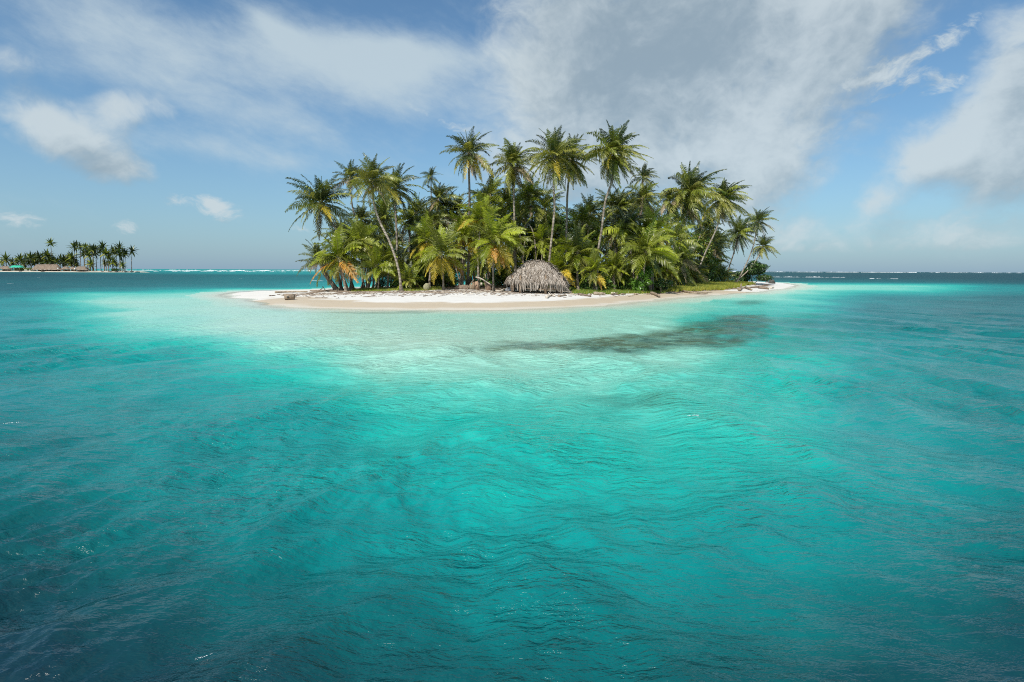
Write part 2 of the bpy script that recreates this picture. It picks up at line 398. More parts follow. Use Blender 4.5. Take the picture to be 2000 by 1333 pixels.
def sand_material():
    m_, t, out = mat('coral_sand')
    tc = t.node('ShaderNodeTexCoord').outputs['Object']
    wet = t.node('ShaderNodeAttribute', attribute_name='wet').outputs['Fac']
    lit = t.node('ShaderNodeAttribute', attribute_name='litter').outputs['Fac']
    n = t.noise(tc, 0.8, 6, 0.6)
    c = t.mix(n, (0.60, 0.58, 0.54), (0.70, 0.685, 0.65))
    wn = t.m('ADD', wet, t.m('MULTIPLY', t.m('SUBTRACT', t.noise(tc, 0.35, 4), 0.5), 0.35))
    wf = t.sstep(wn, 0.42, 0.58)
    c = t.mix(wf, c, (0.50, 0.42, 0.315))
    c = t.mix(t.sstep(wn, 0.84, 0.97, 0, 0.7), c, (0.60, 0.57, 0.50))
    ln = t.noise(t.vm('MULTIPLY', tc, (0.6, 1.4, 1)), 3.0, 7, 0.75)
    lf = t.sstep(t.m('ADD', ln, t.m('MULTIPLY', lit, 0.42)), 0.72, 0.86)
    c = t.mix(lf, c, (0.20, 0.14, 0.09))
    b = t.node('ShaderNodeBsdfPrincipled'); t.put(b.inputs['Base Color'], c)
    t.put(b.inputs['Roughness'], t.m('SUBTRACT', 0.95, t.m('MULTIPLY', wf, 0.35))); b.inputs['Specular IOR Level'].default_value = 0.2
    bp = t.node('ShaderNodeBump'); bp.inputs['Strength'].default_value = 0.5; bp.inputs['Distance'].default_value = 0.06
    t.l.new(t.noise(tc, 2.5, 7, 0.6), bp.inputs['Height']); t.l.new(bp.outputs[0], b.inputs['Normal'])
    t.l.new(b.outputs[0], out.inputs[0])
    return m_
def set_attr(me, name, arr):
    a = me.attributes.new(name, 'FLOAT', 'POINT'); a.data.foreach_set('value', np.asarray(arr, dtype=np.float32).ravel())
def grid_faces(nr, nc):
    i = np.arange(nr * nc).reshape(nr, nc)
    return np.stack([i[:-1, :-1].ravel(), i[:-1, 1:].ravel(), i[1:, 1:].ravel(), i[1:, :-1].ravel()], 1)
gx = np.linspace(-62, 100, 400); gy = np.linspace(30, 168, 340)
GX, GY = np.meshgrid(gx, gy)
SD = shore_sd(GX, GY)
GH = island_h(GX, GY, SD)
me = mesh_np('beach', np.stack([GX.ravel(), GY.ravel(), GH.ravel()], 1), grid_faces(340, 400), [sand_material()], True)
# vegetation starts some way up the sand; this line marks it
VEG = [onz(p[0], p[1], 0.55).xy for p in [(622, 569), (700, 568.5), (800, 568.5), (900, 568.5), (985, 568), (1120, 567), (1200, 566.5), (1260, 565.5), (1310, 564.5), (1380, 561), (1440, 557.5), (1475, 555)]]
VEG += [Vector(p) for p in [(47, 108), (47, 126), (36, 130), (20, 112), (2, 93), (-12, 85), (-20, 78)]]
VEG = [tuple(p) for p in VEG]
VSD = poly_sd(GX, GY, VEG)
frontish = GY < 120
wetv = np.clip(1 - SD / 9.0, 0, 1) * np.where(SD > -0.2, 1, 1)
sidew = np.clip((GX + 27) / 9, 0, 1) * np.clip(1 - (GX - 24) / 22, 0, 1)
set_attr(me, 'wet', np.where(GY < 75, wetv * sidew, 0))
set_attr(me, 'litter', np.clip(1 - np.abs(VSD + 1.3) / 2.4, 0, 1) + 0.9 * np.clip(VSD / 2, 0, 1))
tag(link('beach', me), 'white sand beach of the palm island', kind='structure')

# ------------------------------------------------------------------ water: depth by bearing and range, with a vignette painted in as darker water
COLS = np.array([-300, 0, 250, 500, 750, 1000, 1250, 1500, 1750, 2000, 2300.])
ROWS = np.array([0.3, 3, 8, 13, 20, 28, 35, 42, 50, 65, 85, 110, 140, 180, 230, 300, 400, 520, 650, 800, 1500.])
DEPTH_VIGNETTE = np.array([
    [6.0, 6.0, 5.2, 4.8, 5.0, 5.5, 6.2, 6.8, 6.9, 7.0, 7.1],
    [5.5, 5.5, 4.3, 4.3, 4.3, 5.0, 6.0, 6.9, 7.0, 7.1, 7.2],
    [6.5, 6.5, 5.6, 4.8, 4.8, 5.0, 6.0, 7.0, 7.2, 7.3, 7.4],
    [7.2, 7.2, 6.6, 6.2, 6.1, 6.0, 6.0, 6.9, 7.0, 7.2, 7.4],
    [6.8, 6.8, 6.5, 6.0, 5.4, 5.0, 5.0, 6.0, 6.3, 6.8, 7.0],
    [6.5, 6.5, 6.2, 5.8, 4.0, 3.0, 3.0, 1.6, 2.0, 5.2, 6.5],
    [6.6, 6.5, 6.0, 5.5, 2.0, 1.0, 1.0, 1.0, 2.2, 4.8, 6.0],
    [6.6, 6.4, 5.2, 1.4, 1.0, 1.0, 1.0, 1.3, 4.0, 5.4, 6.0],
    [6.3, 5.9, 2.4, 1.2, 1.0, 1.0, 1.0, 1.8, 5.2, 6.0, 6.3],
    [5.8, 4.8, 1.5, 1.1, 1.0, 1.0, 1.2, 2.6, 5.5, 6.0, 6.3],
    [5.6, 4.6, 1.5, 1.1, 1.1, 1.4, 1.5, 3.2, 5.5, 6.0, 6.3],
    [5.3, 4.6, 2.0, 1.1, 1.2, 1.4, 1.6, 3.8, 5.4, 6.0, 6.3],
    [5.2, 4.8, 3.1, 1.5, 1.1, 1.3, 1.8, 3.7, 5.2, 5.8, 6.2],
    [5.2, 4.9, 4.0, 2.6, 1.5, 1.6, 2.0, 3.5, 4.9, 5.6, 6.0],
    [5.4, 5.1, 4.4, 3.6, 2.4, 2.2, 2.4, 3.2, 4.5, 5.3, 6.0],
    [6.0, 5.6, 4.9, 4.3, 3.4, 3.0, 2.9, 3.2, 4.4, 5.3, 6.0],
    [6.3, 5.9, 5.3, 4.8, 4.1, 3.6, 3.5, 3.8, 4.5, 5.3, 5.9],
    [7.0, 6.6, 6.1, 5.5, 4.9, 4.5, 4.4, 4.7, 5.3, 6.0, 6.5],  # from here down, extra darkening paints the bottom and corner vignette
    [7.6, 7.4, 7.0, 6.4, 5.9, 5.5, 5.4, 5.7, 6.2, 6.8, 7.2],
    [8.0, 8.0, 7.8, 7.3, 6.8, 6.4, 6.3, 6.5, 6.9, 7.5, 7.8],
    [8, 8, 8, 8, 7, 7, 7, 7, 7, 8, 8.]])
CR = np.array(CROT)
def depth_vignette(x, y):
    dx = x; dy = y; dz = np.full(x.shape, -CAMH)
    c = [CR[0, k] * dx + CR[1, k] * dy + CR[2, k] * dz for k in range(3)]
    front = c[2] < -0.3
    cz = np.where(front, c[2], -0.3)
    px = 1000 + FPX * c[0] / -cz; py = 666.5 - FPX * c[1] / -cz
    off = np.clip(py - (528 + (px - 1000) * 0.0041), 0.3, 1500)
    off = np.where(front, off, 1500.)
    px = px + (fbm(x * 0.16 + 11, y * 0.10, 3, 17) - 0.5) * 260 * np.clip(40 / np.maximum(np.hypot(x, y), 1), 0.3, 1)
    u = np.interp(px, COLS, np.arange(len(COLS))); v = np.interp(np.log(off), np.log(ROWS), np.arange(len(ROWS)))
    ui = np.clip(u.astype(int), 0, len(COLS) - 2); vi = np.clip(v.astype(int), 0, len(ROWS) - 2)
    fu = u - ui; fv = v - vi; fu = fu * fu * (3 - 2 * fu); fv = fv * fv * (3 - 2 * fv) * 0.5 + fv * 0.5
    return (DEPTH_VIGNETTE[vi, ui] * (1 - fu) + DEPTH_VIGNETTE[vi, ui + 1] * fu) * (1 - fv) + (DEPTH_VIGNETTE[vi + 1, ui] * (1 - fu) + DEPTH_VIGNETTE[vi + 1, ui + 1] * fu) * fv

def water_mesh():
    off = np.concatenate([np.linspace(1150, 260, 440), np.linspace(258, 60, 290)[0:], np.geomspace(59.5, 0.55, 120)])
    dist = CAMH * FPX / off
    dist = np.concatenate([[0.02, 0.8, 1.6], dist])
    ang = np.concatenate([np.linspace(-178, -56, 34), np.linspace(-54, 54, 960), np.linspace(56, 178, 34), [182.]])
    ang = np.radians(ang)
    D, A = np.meshgrid(dist, ang, indexing='ij')
    x = D * np.sin(A); y = D * np.cos(A)
    spc = np.gradient(dist)[:, None] * np.ones_like(A)                 # sample spacing along range
    spc = np.maximum(spc, D * 0.0022)
    z = np.zeros_like(x)
    r_ = np.random.default_rng(5)
    wx = (fbm(x * 0.12, y * 0.12, 3, 21) - 0.5) * 5; wy = (fbm(x * 0.12, y * 0.12, 3, 22) - 0.5) * 5
    xx = x + wx; yy = y + wy
    wl = 0.5 + 0.5 * np.tanh(-(x - 1.5) / 7.0)                         # two trains bent round the island
    gust = 0.55 + 0.9 * fbm(x * 0.22, y * 0.22, 3, 33)
    rip = np.clip((fbm(x * 0.30 + 7, y * 0.30, 3, 35) - 0.36) * 3.2, 0.12, 1.5)   # cat's paws: patches of ripples
    rip2 = np.clip((fbm(x * 0.9 + 3, y * 0.9, 2, 37) - 0.25) * 2.2, 0.25, 1.4)
    for k in range(78):
        lam = 0.16 * (36 ** (k / 77.0)) * r_.uniform(0.9, 1.1)        # 0.16 .. 5.8 m
        left = k % 2 == 0
        crest = (42 if left else -24) + r_.normal(0, 24 if lam < 1 else 14)   # bearing of the crest line
        th = R(crest + 90)
        kx, ky = math.sin(th), math.cos(th)
        amp = (0.020 if lam < 0.3 else 0.031 if lam < 1.6 else 0.024) * lam ** 1.04 * r_.uniform(0.6, 1.2)
        att = np.clip((lam / spc - 2.0) / 2.2, 0, 1)
        wgt = (wl if left else 1 - wl) * 0.85 + 0.15
        wph = (fbm(x * 0.5 / lam ** 0.5, y * 0.5 / lam ** 0.5, 2, 50 + k) - 0.5) * 2.6
        ph = 2 * math.pi / lam * (kx * xx + ky * yy) + r_.uniform(0, 6.28) + wph
        s = 0.45 * np.sin(ph) + 0.9 * (0.6 - np.abs(np.sin(ph * 0.5 + 0.4)))
        g_ = rip * rip2 * 1.5 if lam < 0.8 else (0.5 + 0.5 * rip if lam < 2 else gust)
        z += amp * att * wgt * s * g_
    # calmer in the lee shallows
    sd = np.full(x.shape, -500.0)
    near = (y > 20) & (y < 175) & (np.abs(x) < 130)
    sd[near] = shore_sd(x[near], y[near])
    lee = np.clip((-sd) / 26.0, 0.10, 1)
    z *= lee
    inland = sd > 6
    z[inland] = -0.05
    t = depth_vignette(x, y)
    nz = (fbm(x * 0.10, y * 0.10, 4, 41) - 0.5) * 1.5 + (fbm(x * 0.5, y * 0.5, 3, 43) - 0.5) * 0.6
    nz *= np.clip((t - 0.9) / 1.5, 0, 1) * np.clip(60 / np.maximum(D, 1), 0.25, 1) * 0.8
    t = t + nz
    edge = np.clip(-sd / 4.0, 0, 1) * 1.1
    t = np.where(sd > -4.0, np.minimum(t, edge), t)
    ta = np.clip(-sd / 1.5, 0, 1)                                      # how much water stands over the sand
    ta = np.where(sd < -40, 1, ta)
    # seaweed on the bottom; a shoreside shadow band is painted in too
    weed_shade = np.zeros_like(x)
    def patch(pix, soft, strength, ns):
        P = [tuple(onz(*p).xy) for p in pix]
        q = (y > 3) & (y < 90) & (np.abs(x) < 70)
        xq, yq = x[q], y[q]
        s_ = poly_sd(xq + (fbm(xq * 0.9, yq * 0.9, 4, ns) - 0.5) * 1.3, yq + (fbm(xq * 0.9, yq * 0.9, 4, ns + 1) - 0.5) * 1.3, P)
        f = np.clip((s_ + soft) / (2 * soft), 0, 1); f = f * f * (3 - 2 * f) * strength
        f *= 0.55 + 0.7 * fbm(xq * 1.7, yq * 1.7, 4, ns + 2)
        weed_shade[q] = np.maximum(weed_shade[q], np.clip(f, 0, 1))
    patch([(925, 680), (1000, 665), (1100, 666), (1160, 662), (1210, 654), (1290, 646), (1350, 632), (1420, 616), (1490, 614), (1510, 636), (1480, 668), (1420, 682), (1330, 678), (1240, 687), (1150, 684), (1040, 684)], 0.9, 1.0, 61)
    patch([(1480, 618), (1600, 612), (1660, 645), (1580, 685), (1460, 690)], 2.4, 0.40, 71)
    patch([(1430, 591), (1460, 587), (1495, 588), (1480, 595), (1445, 596)], 0.7, 0.6, 81)
    patch([(470, 596), (520, 600), (570, 606), (560, 611), (500, 603)], 0.9, 0.22, 91)  # bluish shadow band near the left shore, painted on like the seaweed
    patch([(1130, 770), (1200, 762), (1290, 775), (1300, 788), (1200, 784)], 0.45, 0.5, 95)
    patch([(600, 610), (700, 609), (860, 608), (840, 612), (700, 614)], 0.35, 0.4, 97)
    me = mesh_np('sea', np.stack([x.ravel(), y.ravel(), z.ravel()], 1), grid_faces(*x.shape), [], True)
    set_attr(me, 'depth', np.clip(t, 0, 8.2) / 10); set_attr(me, 'cover', ta); set_attr(me, 'weed_shade', weed_shade)  # first attribute mixes water depth with the painted vignette darkening
    set_attr(me, 'range', np.clip(np.log(np.maximum(D, 1)) / math.log(2000), 0, 1))
    return me

def water_material():
    m_, t, out = mat('sea_water')
    tc = t.node('ShaderNodeTexCoord').outputs['Object']
    A = lambda n: t.node('ShaderNodeAttribute', attribute_name=n).outputs['Fac']
    dep_vig, cov, weed_shade, rg = A('depth'), A('cover'), A('weed_shade'), A('range')  # 'depth' also holds the painted vignette darkening
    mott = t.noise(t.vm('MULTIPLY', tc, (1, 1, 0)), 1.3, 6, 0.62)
    dd = t.m('ADD', dep_vig, t.m('MULTIPLY', t.m('SUBTRACT', mott, 0.5), t.m('MULTIPLY', t.sstep(dep_vig, 0.08, 0.3), 0.13)))
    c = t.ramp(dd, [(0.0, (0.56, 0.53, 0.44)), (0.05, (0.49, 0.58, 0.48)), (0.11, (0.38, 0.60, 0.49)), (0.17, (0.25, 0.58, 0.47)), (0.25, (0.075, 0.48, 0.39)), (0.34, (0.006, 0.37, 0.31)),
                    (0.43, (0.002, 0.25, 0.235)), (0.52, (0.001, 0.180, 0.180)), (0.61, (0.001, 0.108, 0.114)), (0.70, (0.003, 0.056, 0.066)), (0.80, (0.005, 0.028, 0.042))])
    wd = t.mix(t.sstep(t.noise(tc, 0.45, 5), 0.38, 0.62), (0.045, 0.058, 0.016), (0.012, 0.060, 0.050))
    weed_shade = t.m('MULTIPLY', weed_shade, t.sstep(t.noise(t.vm('MULTIPLY', tc, (1, 1, 0)), 1.5, 7, 0.7), 0.30, 0.54, 0.5, 1.0))
    c = t.mix(t.m('MULTIPLY', weed_shade, 0.9), c, wd)
    b = t.node('ShaderNodeBsdfPrincipled'); t.put(b.inputs['Base Color'], c)
    b.inputs['IOR'].default_value = 1.34
    t.put(b.inputs['Roughness'], t.m('ADD', 0.085, t.m('MULTIPLY', t.sstep(rg, 0.28, 0.75), 0.45)))
    # fine ripples, lying across the wind
    mp = t.node('ShaderNodeMapping'); mp.inputs['Rotation'].default_value = (0, 0, R(-25)); mp.inputs['Scale'].default_value = (1, 2.6, 1)
    t.l.new(tc, mp.inputs['Vector'])
    mp2 = t.node('ShaderNodeMapping'); mp2.inputs['Rotation'].default_value = (0, 0, R(28)); mp2.inputs['Scale'].default_value = (1, 2.4, 1)
    t.l.new(tc, mp2.inputs['Vector'])
    h1 = t.noise(mp.outputs[0], 2.6, 4, 0.58, 0.25); h2 = t.noise(mp2.outputs[0], 1.5, 5, 0.6, 0.25)
    ridge = lambda h: t.m('SUBTRACT', 1.0, t.m('ABSOLUTE', t.m('MULTIPLY', t.m('SUBTRACT', h, 0.5), 4.0)))
    hh = t.m('ADD', t.m('ADD', h1, t.m('MULTIPLY', h2, 1.4)), t.m('MULTIPLY', ridge(h2), 0.14))
    bp = t.node('ShaderNodeBump'); t.l.new(hh, bp.inputs['Height'])
    calm = t.sstep(t.noise(tc, 0.35, 3), 0.35, 0.65, 0.35, 1.0)
    t.put(bp.inputs['Strength'], t.m('MULTIPLY', calm, t.sstep(cov, 0.0, 1.0, 0.15, 1.0))); bp.inputs['Distance'].default_value = 0.105
    t.l.new(bp.outputs[0], b.inputs['Normal'])
    tr = t.node('ShaderNodeBsdfTransparent'); tr.inputs[0].default_value = (0.93, 0.97, 0.95, 1)
    mx = t.node('ShaderNodeMixShader'); t.put(mx.inputs[0], t.sstep(cov, 0.0, 1.0, 0.12, 1.0))
    t.l.new(tr.outputs[0], mx.inputs[1]); t.l.new(b.outputs[0], mx.inputs[2])
    t.l.new(mx.outputs[0], out.inputs[0])
    return m_
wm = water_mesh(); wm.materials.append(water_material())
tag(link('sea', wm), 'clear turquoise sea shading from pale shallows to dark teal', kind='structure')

# foam ---------------------------------------------------------------
mf, t, out = mat('foam')
b = t.node('ShaderNodeBsdfPrincipled'); b.inputs['Roughness'].default_value = 0.9
t.put(b.inputs['Base Color'], t.mix(t.noise(t.node('ShaderNodeTexCoord').outputs['Object'], 3.0, 5), (0.62, 0.68, 0.70), (0.86, 0.87, 0.87)))
t.l.new(b.outputs[0], out.inputs[0]); M['foam'] = mf
def breaker(px0, px1, py, hgt, depth, label, seed, gap=0.35, z0=0.0):
    mb = MB(); rr = random.Random(seed)
    p0 = onz(px0, py); p1 = onz(px1, py + (px1 - px0) * 0.0041); n = max(6, int((p1 - p0).length / (hgt * 1.2)))
    base = p0
    step = (p1 - p0) / n; nrm = Vector((-step.y, step.x, 0)).normalized()
    rows = []
    for i in range(n + 1):
        q = base + step * i
        k = mnoise.noise(Vector((i * 0.13, seed * 3.1, 0))) * 0.7 + mnoise.noise(Vector((i * 0.5, seed, 4))) * 0.5
        h = max(0.0, (k + gap)) * hgt * rr.uniform(0.6, 1.3)
        off = mnoise.noise(Vector((i * 0.05, seed, 9))) * depth * 2
        q = q + nrm * off
        d = depth * (0.3 + 0.7 * min(1, h / hgt + 0.01))
        rows.append([q - nrm * d + Vector((0, 0, -0.15)), q - nrm * d * 0.45 + Vector((0, 0, h * 0.6 - 0.05)), q + Vector((0, 0, h - 0.02)), q + nrm * d * 0.5 + Vector((0, 0, h * 0.4 - 0.1)), q + nrm * d + Vector((0, 0, -0.2))])
    for r_ in rows: mb.v += [tuple(a) for a in r_]
    for i in range(n):
        for k in range(4):
            a = i * 5 + k; mb.f.append([a, a + 1, a + 6, a + 5]); mb.mi.append(0)
    o = link('breaking_surf', mb.mesh('breaking_surf', [M['foam']], True))
    tag(o, label, 'surf', 'surf breaking on the reef', 'stuff')
breaker(255, 640, 528.4, 1.25, 3.0, 'white line of surf on the horizon left of the palm island', 3, 0.45)
breaker(300, 640, 530.6, 0.55, 2.0, 'thinner broken foam line nearer than the horizon surf, left of the island', 4, 0.2)
breaker(1430, 1790, 531.4, 1.9, 3.0, 'long white surf line on the horizon right of the palm island', 5, 0.4)
breaker(1780, 2150, 532.9, 1.6, 3.0, 'faint surf line on the horizon at the right edge', 6, 0.25)
breaker(60, 262, 527.6, 1.0, 3.0, 'white surf behind the trunks of the small distant island', 8, 0.4)
breaker(1508, 1650, 541.6, 0.34, 0.9, 'white breaker rolling off the right end of the sand spit', 12, 0.42)
breaker(1478, 1502, 541.6, 0.28, 0.8, 'short scrap of foam beside the bush at the island end', 13, 0.4)
breaker(1698, 1752, 545.0, 0.30, 0.7, 'small white breaker farther right of the long one', 16, 0.28)
breaker(608, 640, 548.8, 0.16, 0.6, 'small white breaker just left of the leftmost palm trunks', 18, 0.3)
WV = np.empty(len(wm.vertices) * 3, np.float32); wm.vertices.foreach_get('co', WV); WV = WV.reshape(-1, 3)
WV = WV[(WV[:, 1] > 2) & (WV[:, 1] < 70) & (np.abs(WV[:, 0]) < 60)]
def wz(x, y):
    k = np.argmin((WV[:, 0] - x) ** 2 + (WV[:, 1] - y) ** 2); return float(WV[k, 2])
def whitecap(px, py, wpx, seed, label):
    rr = random.Random(seed); c = onz(px, py); s_ = (onz(px + wpx, py) - c).length
    mb = MB(); u_ = Vector((math.cos(R(28)), math.sin(R(28)), 0)) if px < 1000 else Vector((1, 0.1, 0))
    for i in range(34):
        q = c + u_ * rr.uniform(-1, 1) * s_ + Vector((rr.gauss(0, s_ * .05), rr.gauss(0, s_ * 0.10), 0)); r = s_ * rr.uniform(0.02, 0.055) * (1 if c.y > 60 else 0.9)
        q.z = (wz(q.x, q.y) if c.y < 69 else 0.05) + r * 0.15
        V = [q + Vector((math.cos(a) * r * 1.8, math.sin(a) * r, -r * 0.4)) for a in (0, 1.26, 2.5, 3.77, 5.0)] + [q + Vector((0, 0, r * 0.5))]
        mb.add(V, [(k, (k + 1) % 5, 5) for k in range(5)])
    tag(link('whitecap', mb.mesh('whitecap', [M['foam']], True)), label, 'foam', 'small whitecaps on open water', 'stuff')
for i, (a, b_, c_, l) in enumerate([(75, 543, 3, 'tiny whitecap below the distant thatched roofs'), (20, 555, 5, 'tiny whitecap at the left edge below the far island'), (1354, 817, 12, 'sparkle of foam on a wave crest in the right middle water'),
        (398, 1267, 15, 'small foam streak on a crest in the dark lower water'), (22, 820, 14, 'sparkling foam bits on a wave at the left edge'), (335, 645, 7, 'pale speck of foam over the shallow sand bank'), (470, 545, 3, 'tiny whitecap left of the sand tip')]):
    whitecap(a, b_, c_, 100 + i, l)

# ------------------------------------------------------------------ fronds
WIND = np.array([0.95, 0.15, 0.0])
FROND_L = 3.6
def make_frond(az, e0, droop, n=40, lw=0.062, ll=0.72, wind=0.35, hang=0.45, seed=0, K=11):
    r_ = np.random.default_rng(seed)
    s = np.linspace(0, 1, K + 1)
    e = R(e0) - R(droop) * (s ** 1.4)
    az_ = np.full(K + 1, az) + r_.normal(0, 0.12) * s
    T = np.stack([np.cos(e) * np.sin(az_), np.cos(e) * np.cos(az_), np.sin(e)], 1)
    T = T + WIND * (wind * s[:, None] ** 1.3)
    T /= np.linalg.norm(T, axis=1)[:, None]
    P = np.concatenate([[[0, 0, 0]], np.cumsum((T[1:] + T[:-1]) / 2 * (FROND_L / K), axis=0)])
    side0 = np.array([math.cos(az), -math.sin(az), 0.0])
    S = side0 - (T @ side0)[:, None] * T; S /= np.linalg.norm(S, axis=1)[:, None]
    U = np.cross(S, T); U *= np.sign((U @ np.array([0, 0, 1.0])).mean() + 1e-6) if abs(e0) < 75 else 1
    tw = r_.normal(0, 0.5) + r_.normal(0, 0.5) * s
    S2 = S * np.cos(tw)[:, None] + U * np.sin(tw)[:, None]; U2 = -S * np.sin(tw)[:, None] + U * np.cos(tw)[:, None]
    V = []; F = []; mi = []
    # stalk
    rad = 0.035 * (1 - 0.85 * s) + 0.004
    for i in range(K + 1):
        for k in range(3):
            a = 2.094 * k
            V.append(P[i] + (S2[i] * math.cos(a) + U2[i] * math.sin(a)) * rad[i])
    for i in range(K):
        for k in range(3):
            F.append([i * 3 + k, i * 3 + (k + 1) % 3, i * 3 + 3 + (k + 1) % 3, i * 3 + 3 + k]); mi.append(1)
    st = np.linspace(0.13, 0.995, n)
    def ip(A, q): return np.stack([np.interp(q, s, A[:, j]) for j in range(3)], 1)
    for sgn in (-1, 1):
        q = np.clip(st + r_.normal(0, 0.006, n), 0.1, 1)
        B = ip(P, q); Tq = ip(T, q); Sq = ip(S2, q); Uq = ip(U2, q)
        L = ll * (0.45 + 0.55 * np.sin(np.pi * np.clip(q * 1.05 + 0.12, 0, 1)) ** 0.7) * (1 - 0.45 * q ** 4) * r_.uniform(0.8, 1.12, n)
        fw = 0.35 + 0.9 * q ** 1.5
        D = Sq * sgn + Tq * fw[:, None] + Uq * 0.22 + r_.normal(0, 0.10, (n, 3)) + WIND * wind * 0.5
        D[:, 2] -= hang * 0.5
        D /= np.linalg.norm(D, axis=1)[:, None]
        D2 = D + WIND * wind * 0.5; D2[:, 2] -= hang * 1.3
        D2 /= np.linalg.norm(D2, axis=1)[:, None]
        mid = B + D * (L * 0.5)[:, None]; tip = mid + D2 * (L * 0.5)[:, None]
        W = Tq * (lw * 0.5)
        W2 = Tq * (lw * 0.45) + Uq * (r_.normal(0, 0.012, n))[:, None]
        keep = r_.random(n) > 0.05
        for j in range(n):
            if not keep[j]: continue
            o = len(V)
            V += [B[j] - W[j] * 0.6, B[j] + W[j] * 0.6, mid[j] + W2[j], mid[j] - W2[j], tip[j]]
            F += [[o, o + 1, o + 2, o + 3], [o + 3, o + 2, o + 4]]; mi += [0, 0]
    return mesh_np('frond', np.array(V), F, [M['mid'], M['rachis']], False, mi)
ELEV = [(85, 22), (72, 36), (54, 55), (30, 60), (8, 55), (-22, 40), (-52, 26), (-72, 12)]
LIB = {}
def frond(kind, azi, ei, var):
    k = (kind, azi, ei, var)
    if k not in LIB:
        e0, dr = ELEV[ei]; az = azi * 2 * math.pi / 16; sd = hash(k[1:]) % 99991 + len(kind)
        if kind == 'tall': LIB[k] = make_frond(az, e0, dr * (0.8 + 0.3 * var), 42, 0.082, 0.78, 0.20, 0.40, sd)
        elif kind == 'windy': LIB[k] = make_frond(az, e0, dr * (0.95 + 0.3 * var), 44, 0.084, 0.85, 0.62, 0.55, sd)
        else: LIB[k] = make_frond(az, e0, dr * (1.0 + 0.25 * var), 46, 0.095, 0.92, 0.12, 0.34, sd)
    return LIB[k]
def catmull(P, n):
    P = [Vector(p) for p in P]; P = [P[0] * 2 - P[1]] + P + [P[-1] * 2 - P[-2]]
    out = []; segs = len(P) - 3
    for i in range(n + 1):
        u = i / n * segs; k = min(int(u), segs - 1); f = u - k
        a, b, c, d = P[k:k + 4]
        out.append(0.5 * ((2 * b) + (c - a) * f + (2 * a - 5 * b + 4 * c - d) * f * f + (3 * b - a - 3 * c + d) * f ** 3))
    return out
def coco_mesh():
    mb = MB(); seg = 7
    rows = [(-0.13, 0.02), (-0.09, 0.09), (0, 0.125), (0.09, 0.09), (0.14, 0.015)]
    for z, r in rows:
        mb.v += [(math.cos(2 * math.pi * k / seg) * r, math.sin(2 * math.pi * k / seg) * r, z) for k in range(seg)]
    for i in range(4):
        for k in range(seg):
            mb.f.append([i * seg + k, i * seg + (k + 1) % seg, (i + 1) * seg + (k + 1) % seg, (i + 1) * seg + k]); mb.mi.append(0)
    return mb.mesh('coconut', [M['coconut']], True)
COCO = coco_mesh()
MIX = {  # weights of leaf colours for upper, middle, hanging fronds
    'tall': (['dark', 'dark', 'dark', 'mid'], ['dark', 'dark', 'mid', 'olive'], ['olive', 'dark', 'yellow', 'dead', 'olive']),
    'darkp': (['dark', 'dark', 'mid'], ['dark', 'mid', 'mid'], ['dark', 'mid', 'olive', 'dead']),
    'warm': (['dark', 'dark', 'mid'], ['mid', 'olive', 'olive'], ['olive', 'olive', 'mid', 'yellow', 'dead']),
    'young': (['mid', 'bright'], ['bright', 'bright', 'mid'], ['bright', 'yellow', 'olive']),
    'yellowy': (['bright', 'mid'], ['bright', 'bright', 'mid'], ['yellow', 'bright', 'yellow', 'olive', 'orange']),
    'greeny': (['mid', 'dark', 'bright'], ['mid', 'mid', 'bright'], ['mid', 'olive', 'bright']),
}
